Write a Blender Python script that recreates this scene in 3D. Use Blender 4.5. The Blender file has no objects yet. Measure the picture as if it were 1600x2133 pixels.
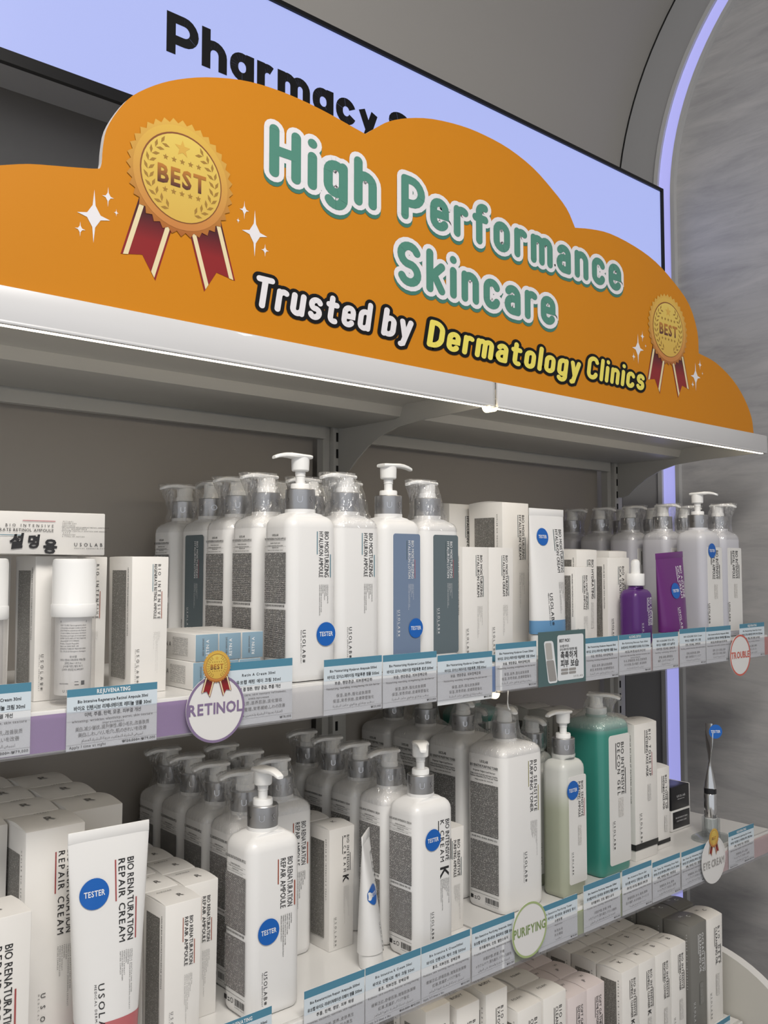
import bpy, math, random, unicodedata
from mathutils import Vector, Matrix
random.seed(7)
SC = bpy.context.scene
COL = SC.collection

# ------------------------------------------------------------------ camera
CAM_YAW, CAM_PITCH, CAM_POS, FOCAL_PX = 48.7204, 3.3585, (0.0, -0.95, 1.55), 1900.0
cd = bpy.data.cameras.new('camera')
cd.sensor_fit = 'HORIZONTAL'; cd.sensor_width = 36.0; cd.lens = 36.0 * FOCAL_PX / 1600.0
cd.clip_start = 0.02; cd.clip_end = 50
cam = bpy.data.objects.new('camera', cd); COL.objects.link(cam)
_a, _p = math.radians(CAM_YAW), math.radians(CAM_PITCH)
_f = Vector((math.cos(_a) * math.cos(_p), math.sin(_a) * math.cos(_p), math.sin(_p)))
cam.location = CAM_POS; cam.rotation_euler = _f.to_track_quat('-Z', 'Y').to_euler()
SC.camera = cam

# ------------------------------------------------------------------ world, lamps, exposure
w = bpy.data.worlds.new('store_ambient'); SC.world = w; w.use_nodes = True
w.node_tree.nodes['Background'].inputs[0].default_value = (0.92, 0.95, 1.0, 1)
w.node_tree.nodes['Background'].inputs[1].default_value = 0.46
SC.view_settings.view_transform = 'Standard'; SC.view_settings.look = 'None'
SC.view_settings.gamma = 1.0; SC.view_settings.use_curve_mapping = False
SC.view_settings.exposure = 0.56
SC.cycles.transparent_max_bounces = 16

def area(name, loc, target, sx, sy, power, color):
    l = bpy.data.lights.new(name, 'AREA'); l.shape = 'RECTANGLE'; l.size = sx; l.size_y = sy
    l.energy = power; l.color = color
    o = bpy.data.objects.new(name, l); COL.objects.link(o); o.location = loc
    o.rotation_euler = (Vector(target) - Vector(loc)).to_track_quat('-Z', 'Y').to_euler()
    return o
# the shop's ceiling panels over the aisle in front of the shelves
area('added_fill_lamp', (0.1, -1.5, 3.3), (0.5, -0.9, 0), 1.2, 0.6, 44, (1.0, 0.95, 0.885))
area('added_fill_lamp', (2.6, -1.7, 3.3), (2.2, -1.2, 0), 1.2, 0.6, 47, (1.0, 0.96, 0.91))

area('added_fill_lamp', (-1.5, -2.0, 3.3), (-.9, -1.5, 0), 1.2, 0.6, 12, (1.0, 0.96, 0.92))  # added fill to brighten the end wall, not one of the shop's panels

# ------------------------------------------------------------------ materials
def mat(name, col, rough=.5, metal=0., spec=.5, emit=None, es=0., bump=0., bscale=400., coat=0., vary=0., vscale=30.):
    m = bpy.data.materials.new(name); m.use_nodes = True
    nt = m.node_tree; b = nt.nodes['Principled BSDF']
    b.inputs['Base Color'].default_value = (*col, 1); b.inputs['Roughness'].default_value = rough
    b.inputs['Metallic'].default_value = metal; b.inputs['Specular IOR Level'].default_value = spec
    b.inputs['Coat Weight'].default_value = coat
    if emit:
        b.inputs['Emission Color'].default_value = (*emit, 1); b.inputs['Emission Strength'].default_value = es
    if bump or vary:
        tc = nt.nodes.new('ShaderNodeTexCoord')
    if vary:
        n = nt.nodes.new('ShaderNodeTexNoise'); n.inputs['Scale'].default_value = vscale; n.inputs['Detail'].default_value = 5
        nt.links.new(tc.outputs['Object'], n.inputs['Vector'])
        r = nt.nodes.new('ShaderNodeMix'); r.data_type = 'RGBA'
        r.inputs[6].default_value = (*[c * (1 - vary) for c in col], 1); r.inputs[7].default_value = (*[min(1, c * (1 + vary)) for c in col], 1)
        nt.links.new(n.outputs['Fac'], r.inputs[0]); nt.links.new(r.outputs[2], b.inputs['Base Color'])
    if bump:
        n = nt.nodes.new('ShaderNodeTexNoise'); n.inputs['Scale'].default_value = bscale
        nt.links.new(tc.outputs['Object'], n.inputs['Vector'])
        k = nt.nodes.new('ShaderNodeBump'); k.inputs['Strength'].default_value = bump; k.inputs['Distance'].default_value = .001
        nt.links.new(n.outputs['Fac'], k.inputs['Height']); nt.links.new(k.outputs['Normal'], b.inputs['Normal'])
    return m

def srgb(r, g, b):
    return tuple(((c / 255) / 12.92 if c / 255 < .04045 else ((c / 255 + .055) / 1.055) ** 2.4) for c in (r, g, b))

def fine_print(name, paper, ink, pitch=1.7, fill=.62, dens=.44):
    """rows of tiny illegible print; UV is in millimetres"""
    m = bpy.data.materials.new(name); m.use_nodes = True
    nt = m.node_tree; b = nt.nodes['Principled BSDF']; b.inputs['Roughness'].default_value = .5
    uv = nt.nodes.new('ShaderNodeUVMap'); sep = nt.nodes.new('ShaderNodeSeparateXYZ'); nt.links.new(uv.outputs[0], sep.inputs[0])
    def M(op, a, c=None):
        n = nt.nodes.new('ShaderNodeMath'); n.operation = op
        for i, x in enumerate((a, c)):
            if x is None: continue
            if isinstance(x, (int, float)): n.inputs[i].default_value = x
            else: nt.links.new(x, n.inputs[i])
        return n.outputs[0]
    row = M('DIVIDE', sep.outputs[1], pitch); fr = M('FRACT', row); fl = M('FLOOR', row)
    inrow = M('LESS_THAN', fr, fill)
    cb = nt.nodes.new('ShaderNodeCombineXYZ'); nt.links.new(M('MULTIPLY', sep.outputs[0], 1.1), cb.inputs[0]); nt.links.new(M('MULTIPLY', fl, 7.31), cb.inputs[1])
    no = nt.nodes.new('ShaderNodeTexNoise'); no.inputs['Scale'].default_value = 1.0; no.inputs['Detail'].default_value = 2
    nt.links.new(cb.outputs[0], no.inputs['Vector'])
    inw = M('GREATER_THAN', no.outputs[0], dens)
    f = M('MULTIPLY', inrow, inw)
    mx = nt.nodes.new('ShaderNodeMix'); mx.data_type = 'RGBA'
    mx.inputs[6].default_value = (*paper, 1); mx.inputs[7].default_value = (*ink, 1)
    nt.links.new(f, mx.inputs[0]); nt.links.new(mx.outputs[2], b.inputs['Base Color'])
    return m

def film_mat():
    m = bpy.data.materials.new('clear_shrink_film'); m.use_nodes = True
    nt = m.node_tree; out = nt.nodes['Material Output']; nt.nodes.remove(nt.nodes['Principled BSDF'])
    tr = nt.nodes.new('ShaderNodeBsdfTransparent'); tr.inputs[0].default_value = (1, 1, 1, 1)
    gl = nt.nodes.new('ShaderNodeBsdfGlossy'); gl.inputs['Roughness'].default_value = .06; gl.inputs[0].default_value = (1, 1, 1, 1)
    df = nt.nodes.new('ShaderNodeBsdfDiffuse'); df.inputs[0].default_value = (.8, .8, .82, 1)
    tc = nt.nodes.new('ShaderNodeTexCoord'); mp = nt.nodes.new('ShaderNodeMapping'); mp.inputs['Scale'].default_value = (1, 1, .35); mp.inputs['Rotation'].default_value = (0, .6, 0)
    nt.links.new(tc.outputs['Object'], mp.inputs[0])
    n = nt.nodes.new('ShaderNodeTexNoise'); n.inputs['Scale'].default_value = 120; n.inputs['Detail'].default_value = 2; n.inputs['Distortion'].default_value = 1.6
    nt.links.new(mp.outputs[0], n.inputs['Vector'])
    k = nt.nodes.new('ShaderNodeBump'); k.inputs['Strength'].default_value = .9; k.inputs['Distance'].default_value = .006
    nt.links.new(n.outputs['Fac'], k.inputs['Height']); nt.links.new(k.outputs[0], gl.inputs['Normal'])
    fr = nt.nodes.new('ShaderNodeFresnel'); fr.inputs[0].default_value = 1.5; 
    ad = nt.nodes.new('ShaderNodeMath'); ad.operation = 'MULTIPLY_ADD'; nt.links.new(fr.outputs[0], ad.inputs[0]); ad.inputs[1].default_value = 1.1; ad.inputs[2].default_value = .05; ad.use_clamp = True
    mn = nt.nodes.new('ShaderNodeMath'); mn.operation = 'MINIMUM'; mn.inputs[1].default_value = .42; nt.links.new(ad.outputs[0], mn.inputs[0])
    m1 = nt.nodes.new('ShaderNodeMixShader'); m1.inputs[0].default_value = .025; nt.links.new(tr.outputs[0], m1.inputs[1]); nt.links.new(df.outputs[0], m1.inputs[2])
    m2 = nt.nodes.new('ShaderNodeMixShader'); nt.links.new(mn.outputs[0], m2.inputs[0]); nt.links.new(m1.outputs[0], m2.inputs[1]); nt.links.new(gl.outputs[0], m2.inputs[2])
    nt.links.new(m2.outputs[0], out.inputs[0])
    return m

def clear_mat(name, tint, dif, gloss, rough=.08):
    m = bpy.data.materials.new(name); m.use_nodes = True
    nt = m.node_tree; out = nt.nodes['Material Output']; nt.nodes.remove(nt.nodes['Principled BSDF'])
    tr = nt.nodes.new('ShaderNodeBsdfTransparent'); tr.inputs[0].default_value = (*tint, 1)
    df = nt.nodes.new('ShaderNodeBsdfDiffuse'); df.inputs[0].default_value = (.75, .75, .77, 1)
    gl = nt.nodes.new('ShaderNodeBsdfGlossy'); gl.inputs['Roughness'].default_value = rough
    m1 = nt.nodes.new('ShaderNodeMixShader'); m1.inputs[0].default_value = dif; nt.links.new(tr.outputs[0], m1.inputs[1]); nt.links.new(df.outputs[0], m1.inputs[2])
    m2 = nt.nodes.new('ShaderNodeMixShader'); m2.inputs[0].default_value = gloss; nt.links.new(m1.outputs[0], m2.inputs[1]); nt.links.new(gl.outputs[0], m2.inputs[2])
    nt.links.new(m2.outputs[0], out.inputs[0])
    return m

def level_mat(name, low, high, level, soft, rough=.35, coat=.2):
    """frosted plastic: the liquid's own colour up to its fill level, the empty wall above"""
    m = mat(name, low, rough, coat=coat); nt = m.node_tree; b = nt.nodes['Principled BSDF']
    tc = nt.nodes.new('ShaderNodeTexCoord'); sp = nt.nodes.new('ShaderNodeSeparateXYZ'); nt.links.new(tc.outputs['Object'], sp.inputs[0])
    mr = nt.nodes.new('ShaderNodeMapRange'); mr.interpolation_type = 'SMOOTHSTEP'
    mr.inputs[1].default_value = level - soft; mr.inputs[2].default_value = level + soft
    nt.links.new(sp.outputs[2], mr.inputs[0])
    mx = nt.nodes.new('ShaderNodeMix'); mx.data_type = 'RGBA'; mx.inputs[6].default_value = (*low, 1); mx.inputs[7].default_value = (*high, 1)
    nt.links.new(mr.outputs[0], mx.inputs[0]); nt.links.new(mx.outputs[2], b.inputs['Base Color'])
    return m

def marble_mat():
    m = mat('grey_stone_veneer', (.2, .2, .21), .55); nt = m.node_tree; b = nt.nodes['Principled BSDF']
    tc = nt.nodes.new('ShaderNodeTexCoord'); mp = nt.nodes.new('ShaderNodeMapping'); mp.inputs['Scale'].default_value = (1, .8, 4.2); mp.inputs['Rotation'].default_value = (.12, 0, 0)
    nt.links.new(tc.outputs['Object'], mp.inputs[0])
    n1 = nt.nodes.new('ShaderNodeTexNoise'); n1.inputs['Scale'].default_value = 5; n1.inputs['Detail'].default_value = 9; n1.inputs['Roughness'].default_value = .62; n1.inputs['Distortion'].default_value = .9
    n2 = nt.nodes.new('ShaderNodeTexNoise'); n2.inputs['Scale'].default_value = 8; n2.inputs['Detail'].default_value = 10; n2.inputs['Roughness'].default_value = .68; n2.inputs['Distortion'].default_value = .6
    nt.links.new(mp.outputs[0], n1.inputs[0]); nt.links.new(mp.outputs[0], n2.inputs[0])
    r1 = nt.nodes.new('ShaderNodeValToRGB'); e = r1.color_ramp.elements
    e[0].position = .3; e[0].color = (.33, .325, .33, 1); e[1].position = .7; e[1].color = (.45, .44, .435, 1)
    e2 = r1.color_ramp.elements.new(.5); e2.color = (.39, .385, .385, 1)
    r2 = nt.nodes.new('ShaderNodeValToRGB'); e = r2.color_ramp.elements
    e[0].position = .36; e[0].color = (.83, .83, .84, 1); e[1].position = .52; e[1].color = (1, 1, 1, 1)
    nt.links.new(n1.outputs[0], r1.inputs[0]); nt.links.new(n2.outputs[0], r2.inputs[0])
    mx = nt.nodes.new('ShaderNodeMix'); mx.data_type = 'RGBA'; mx.blend_type = 'MULTIPLY'; mx.inputs[0].default_value = .7
    nt.links.new(r1.outputs[0], mx.inputs[6]); nt.links.new(r2.outputs[0], mx.inputs[7]); nt.links.new(mx.outputs[2], b.inputs['Base Color'])
    k = nt.nodes.new('ShaderNodeBump'); k.inputs['Strength'].default_value = .12; k.inputs['Distance'].default_value = .003
    nt.links.new(n2.outputs[0], k.inputs['Height']); nt.links.new(k.outputs[0], b.inputs['Normal'])
    return m

def vgrad(name, c0, c1, z0, z1, rough=.4):
    """printed colour running from c0 at local z0 to c1 at local z1"""
    m = mat(name, c0, rough); nt = m.node_tree; b = nt.nodes['Principled BSDF']
    tc = nt.nodes.new('ShaderNodeTexCoord'); sp = nt.nodes.new('ShaderNodeSeparateXYZ'); nt.links.new(tc.outputs['Object'], sp.inputs[0])
    mr = nt.nodes.new('ShaderNodeMapRange'); mr.inputs[1].default_value = z0; mr.inputs[2].default_value = z1; nt.links.new(sp.outputs[2], mr.inputs[0])
    mx = nt.nodes.new('ShaderNodeMix'); mx.data_type = 'RGBA'; mx.inputs[6].default_value = (*c0, 1); mx.inputs[7].default_value = (*c1, 1)
    nt.links.new(mr.outputs[0], mx.inputs[0]); nt.links.new(mx.outputs[2], b.inputs['Base Color'])
    return m

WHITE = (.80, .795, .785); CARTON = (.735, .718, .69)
M = dict(
    plastic=mat('white_bottle_plastic', WHITE, .32, coat=.15),
    pump=mat('white_pump_plastic', (.84, .84, .83), .3),
    carton=mat('warm_white_carton', CARTON, .55, vary=.02, vscale=60),
    carton_grey=mat('dark_grey_carton', (.18, .177, .165), .42),
    carton_side=mat('grey_carton', (.42, .41, .39), .5),
    alu=mat('satin_aluminium', (.50, .50, .51), .33, 1.0, bump=.05, bscale=900),
    emboss=mat('embossed_aluminium', (.68, .68, .70), .22, 1.0),
    ink=mat('black_ink', (.018, .018, .02), .5),
    ink2=mat('soft_grey_ink', (.16, .155, .15), .5),
    whiteink=mat('white_ink', (.82, .83, .84), .5),
    teal=mat('teal_ink', (.12, .24, .30), .5), red=mat('brick_red_ink', (.36, .075, .075), .5), rust=mat('rust_ink', (.33, .085, .05), .5),
    olive=mat('olive_ink', (.28, .26, .08), .5), slate=mat('slate_ink', (.10, .14, .15), .5), rose=mat('rose_red_ink', (.42, .12, .14), .5),
    tester=mat('blue_sticker', (.006, .115, .46), .35), film=film_mat(),
    lotion=mat('blue_grey_label', (.165, .225, .335), .4), lotion2=mat('slate_label', (.115, .150, .168), .3),
    purple=mat('purple_plastic', (.085, .018, .16), .35, coat=.2), purple2=mat('violet_tube', (.135, .02, .17), .35, coat=.2),
    lav=level_mat('lavender_grey_frosted', (.50, .50, .55), (.66, .66, .68), .205, .025), 
    green=level_mat('teal_gel_frosted', (.035, .235, .190), (.36, .50, .47), .266, .014, .3, .4),
    sage=level_mat('sage_liquid_frosted', (.37, .39, .30), (.60, .61, .58), .170, .03),
    label=mat('white_paper_label', (.74, .73, .71), .45),
    metal=mat('grey_painted_steel', (.41, .408, .39), .38, vary=.02, vscale=4), white_metal=mat('white_painted_steel', (.74, .73, .71), .3, coat=.2),
    fascia=mat('white_fascia', (.62, .62, .63), .3, coat=.3),
    panel=mat('taupe_back_panel', (.34, .315, .285), .6, vary=.03, vscale=3), hole=mat('dark_slot', (.004, .004, .004), .9),
    cove=mat('taupe_plaster', (.33, .317, .30), .75, vary=.02, vscale=2), bandgrey=mat('grey_reveal', (.32, .32, .325), .65), trim=mat('aluminium_trim', (.45, .45, .45), .4),
    marble=marble_mat(), ledv=mat('lavender_led_diffuser', (.3, .3, .5), .5, emit=(.36, .365, .80), es=.56),
    screen=mat('lit_sign_face', (.1, .1, .1), .25, emit=(.40, .47, .92), es=.60), bezel=mat('black_frame', (.006, .006, .007), .4, spec=.25), signgrey=mat('grey_sign_casing', (.28, .28, .285), .5),
    ledtop=mat('bright_warm_led', (1, .95, .85), .4, emit=(1, .86, .66), es=6.0),
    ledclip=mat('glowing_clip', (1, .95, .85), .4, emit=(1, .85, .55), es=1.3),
    ledw=mat('warm_white_led', (1, .95, .85), .4, emit=(1, .87, .68), es=2.4),
    orange=mat('orange_print', (.56, .208, .007), .5, spec=.25, vary=.03, vscale=5), foam=mat('white_foam_edge', (.80, .76, .72), .7),
    sgreen=mat('green_print', (.072, .235, .178), .45), swhite=mat('white_print', (.74, .72, .75), .45), sdgreen=mat('dark_green_print', (.045, .175, .135), .45),
    sblack=mat('black_print', (.006, .006, .007), .6, spec=.2), syellow=mat('yellow_print', (.78, .68, .12), .45),
    gold1=vgrad('gold_rim_print', (.52, .20, .05), (.66, .42, .07), -.06, .06), gold2=vgrad('gold_disc_print', (.62, .40, .075), (.70, .52, .11), -.05, .05),
    gold3=vgrad('gold_teeth_print', (.36, .11, .02), (.66, .40, .07), -.07, .07), brown=mat('brown_print', (.22, .07, .02), .45), leafp=mat('dark_gold_print', (.33, .18, .03), .45),
    bestp=vgrad('bronze_print', (.06, .015, .02), (.50, .20, .03), -.013, .012), ribbon=vgrad('red_ribbon_print', (.24, .012, .014), (.06, .008, .012), -.085, -.055), ribcream=mat('cream_print', (.72, .62, .38), .45), ribdark=mat('dark_red_print', (.20, .008, .01), .45),
    paper=mat('tag_paper', (.72, .74, .76), .5), tagblue=mat('tag_blue', (.075, .235, .34), .45), tagpale=mat('tag_pale_blue', (.63, .71, .77), .5),
    rail=clear_mat('clear_rail_plastic', (.93, .93, .94), .08, .03), acrylic=clear_mat('clear_acrylic', (.86, .88, .88), .06, .12, .04),
    strip_purple=mat('purple_strip', (.30, .17, .40), .4), strip_blue=mat('blue_strip', (.05, .19, .50), .3), strip_green=mat('green_strip', (.40, .46, .26), .4), strip_pink=mat('pink_strip', (.62, .44, .43), .4), strip_red=mat('coral_strip', (.60, .20, .18), .4),
    wob=mat('white_wobbler_card', (.74, .73, .72), .3), wpurple=mat('mauve_print', (.22, .16, .28), .45), wgreen=mat('leaf_green_print', (.36, .45, .20), .45), wred=mat('coral_print', (.58, .12, .09), .45), wgrey=mat('grey_print', (.33, .32, .31), .45), wgdark=mat('moss_print', (.22, .30, .12), .45),
    card=mat('dark_teal_card', (.075, .135, .14), .4), blackbox=mat('black_lacquer_box', (.012, .012, .014), .28), chrome=mat('polished_chrome', (.72, .72, .72), .12, 1.0),
    glassbot=clear_mat('clear_bottle_shell', (.93, .92, .91), .12, .08), floor=mat('pale_floor_tile', (.45, .44, .42), .35, vary=.03, vscale=2),
    bluebase=mat('sky_blue_plastic', (.13, .30, .52), .4), redbase=mat('salmon_red_plastic', (.50, .14, .15), .4), pinkcarton=mat('pink_white_carton', (.66, .59, .585), .5),
    retblue=mat('pale_blue_carton', (.24, .36, .45), .45), disc=mat('warm_grey_laminate', (.52, .505, .46), .5), blackstripe=mat('black_stripe_ink', (.02, .02, .02), .5),
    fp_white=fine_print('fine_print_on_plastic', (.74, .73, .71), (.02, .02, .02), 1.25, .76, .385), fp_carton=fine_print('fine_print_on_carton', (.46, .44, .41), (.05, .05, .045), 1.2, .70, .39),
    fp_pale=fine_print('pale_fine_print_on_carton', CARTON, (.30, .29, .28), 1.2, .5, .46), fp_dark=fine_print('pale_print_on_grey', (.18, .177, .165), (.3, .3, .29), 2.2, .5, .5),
)

# ------------------------------------------------------------------ mesh building
def rrect(w, d, r, n=4, cx=0., cy=0.):
    r = min(r, w / 2 - 1e-5, d / 2 - 1e-5); pts = []
    for k, (sx, sy) in enumerate(((1, 1), (-1, 1), (-1, -1), (1, -1))):
        for i in range(n + 1):
            a = math.radians(90 * k + 90 * i / n)
            pts.append((cx + sx * (w / 2 - r) + r * math.cos(a), cy + sy * (d / 2 - r) + r * math.sin(a)))
    return pts
def circ_like(n, r, cx=0., cy=0.):
    pts = []
    for k in range(4):
        for i in range(n + 1):
            a = math.radians(90 * k + 90 * i / n * .94 + 2.7)
            pts.append((cx + r * math.cos(a), cy + r * math.sin(a)))
    return pts

class MB:
    def __init__(s): s.v = []; s.f = []; s.m = []; s.uv = {}; s.lg = None
    def add(s, vs, fs, m=0, X=None):
        o = len(s.v)
        s.v += [tuple(X @ Vector(p)) for p in vs] if X is not None else [tuple(p) for p in vs]
        s.f += [tuple(o + i for i in f) for f in fs]; s.m += [m] * len(fs)
    def box(s, x0, x1, y0, y1, z0, z1, m=0, X=None):
        s.add([(x0, y0, z0), (x1, y0, z0), (x1, y1, z0), (x0, y1, z0), (x0, y0, z1), (x1, y0, z1), (x1, y1, z1), (x0, y1, z1)],
              [(3, 2, 1, 0), (4, 5, 6, 7), (0, 1, 5, 4), (1, 2, 6, 5), (2, 3, 7, 6), (3, 0, 4, 7)], m, X)
    def loft(s, rings, m=0, cap0=True, cap1=True, X=None):
        n = len(rings[0]); vs = [p for r in rings for p in r]; fs = []
        for k in range(len(rings) - 1):
            for i in range(n):
                j = (i + 1) % n
                fs.append((k * n + i, k * n + j, (k + 1) * n + j, (k + 1) * n + i))
        if cap0: fs.append(tuple(range(n - 1, -1, -1)))
        if cap1: fs.append(tuple((len(rings) - 1) * n + i for i in range(n)))
        s.add(vs, fs, m, X)
    def rbox(s, x0, x1, y0, y1, z0, z1, b=.001, r=None, m=0, n=2, X=None):
        w, d, cx, cy = x1 - x0, y1 - y0, (x0 + x1) / 2, (y0 + y1) / 2; r = b if r is None else r
        R = lambda i, z: [(*p, z) for p in rrect(w - 2 * i, d - 2 * i, max(r - i, 1e-4), n, cx, cy)]
        s.loft([R(b, z0), R(b * .3, z0 + b * .3), R(0, z0 + b), R(0, z1 - b), R(b * .3, z1 - b * .3), R(b, z1)], m, X=X)
    def lathe(s, prof, n=24, m=0, cx=0., cy=0., X=None, cap0=True, cap1=True):
        s.loft([[(cx + r * math.cos(2 * math.pi * i / n), cy + r * math.sin(2 * math.pi * i / n), z) for i in range(n)] for r, z in prof], m, cap0, cap1, X)
    def poly(s, pts, y, m=0):                       # flat polygon in the x-z plane facing -y
        s.add([(x, y, z) for x, z in pts], [tuple(range(len(pts)))], m)
    def plate(s, pts, y0, y1, m=0, me=None):        # polygon prism in the x-z plane
        n = len(pts); s.poly(pts, y0, m)
        s.add([(x, y1, z) for x, z in pts], [tuple(range(n - 1, -1, -1))], m if me is None else me)
        s.add([(x, y0, z) for x, z in pts] + [(x, y1, z) for x, z in pts], [((i + 1) % n, i, n + i, n + (i + 1) % n) for i in range(n)], m if me is None else me)
    def quad(s, o, u, v, w, h, m=0, uv=False, rot=False):
        o, u, v = Vector(o), Vector(u), Vector(v)
        fi = len(s.f)
        s.add([o, o + u * w, o + u * w + v * h, o + v * h], [(0, 1, 2, 3)], m)
        if uv:
            W, H = w * 1000, h * 1000
            s.uv[fi] = [(0, 0), (0, W), (H, W), (H, 0)] if rot else [(0, 0), (W, 0), (W, H), (0, H)]
    def mesh(s, name, mats, smooth=True, ang=38):
        me = bpy.data.meshes.new(name); me.from_pydata(s.v, [], s.f)
        for k in mats: me.materials.append(M[k] if isinstance(k, str) else k)
        me.polygons.foreach_set('material_index', s.m)
        if s.uv:
            lay = me.uv_layers.new(name='UVMap')
            for fi, c in s.uv.items():
                for li, t in zip(me.polygons[fi].loop_indices, c): lay.data[li].uv = t
        if smooth:
            me.polygons.foreach_set('use_smooth', [True] * len(me.polygons)); me.set_sharp_from_angle(angle=math.radians(ang))
        me.update(); return me

# ------------------------------------------------------------------ printed lettering (Blender's own font)
_G = {}
def glyph(c, bold):
    if c in 'MW': bold = 0.0
    k = (c, bold)
    if k not in _G:
        cu = bpy.data.curves.new('glyph', 'FONT'); cu.body = c; cu.size = 1.0; cu.resolution_u = 2; cu.offset = bold; cu.fill_mode = 'FRONT'
        o = bpy.data.objects.new('glyph', cu); me = o.to_mesh()
        vs = [(v.co.x, v.co.y) for v in me.vertices]; fs = [tuple(p.vertices) for p in me.polygons]
        o.to_mesh_clear(); bpy.data.objects.remove(o); bpy.data.curves.remove(cu)
        x0 = min((p[0] for p in vs), default=0); x1 = max((p[0] for p in vs), default=.28)
        _G[k] = ([(x - x0, y) for x, y in vs], fs, x1 - x0)
    return _G[k]
_sample = glyph('H', 0.0)[0]; CAPH = max(p[1] for p in _sample)
def T(mb, text, o, u, v, h, L=None, bold=.008, m=0, al='l', maxsp=None):
    """print text at o reading along u, up v, cap height h; fitted to length L"""
    o, u, v = Vector(o), Vector(u), Vector(v); k = h / CAPH; gap = .09 * k * CAPH / .7
    adv = [(.30 * k if c == ' ' else glyph(c, bold)[2] * k + gap) for c in text]
    nat = sum(adv) - gap; sx = 1.; sp = 0.
    if L is not None:
        if nat > L: sx = L / nat
        elif len(text) > 1: sp = (L - nat) / (len(text) - 1)
        if maxsp is not None: sp = min(sp, maxsp)
    tot = nat * sx + sp * (len(text) - 1)
    x = 0. if al == 'l' else (-tot / 2 if al == 'c' else -tot)
    for c, a in zip(text, adv):
        if c != ' ':
            vs, fs, _ = glyph(c, bold)
            mb.add([o + u * (x + px * k * sx) + v * (py * k) for px, py in vs], fs, m)
        x += a * sx + sp
    return tot
_AR = {}
for _c in range(0xFE70, 0xFEFD):
    _d = unicodedata.decomposition(chr(_c)).split()
    if len(_d) == 2: _AR.setdefault(chr(int(_d[1], 16)), {})[_d[0]] = chr(_c)
def arabic(s):
    out = []
    for wd in s.split(' '):
        r = []
        for i, c in enumerate(wd):
            f = _AR.get(c, {}); pj = i > 0 and '<initial>' in _AR.get(wd[i - 1], {}); nj = i < len(wd) - 1 and '<initial>' in f and wd[i + 1] in _AR
            r.append(f.get('<medial>' if pj and nj else '<final>' if pj else '<initial>' if nj else '<isolated>', c))
        out.append(''.join(reversed(r)))
    return ' '.join(reversed(out))

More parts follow.
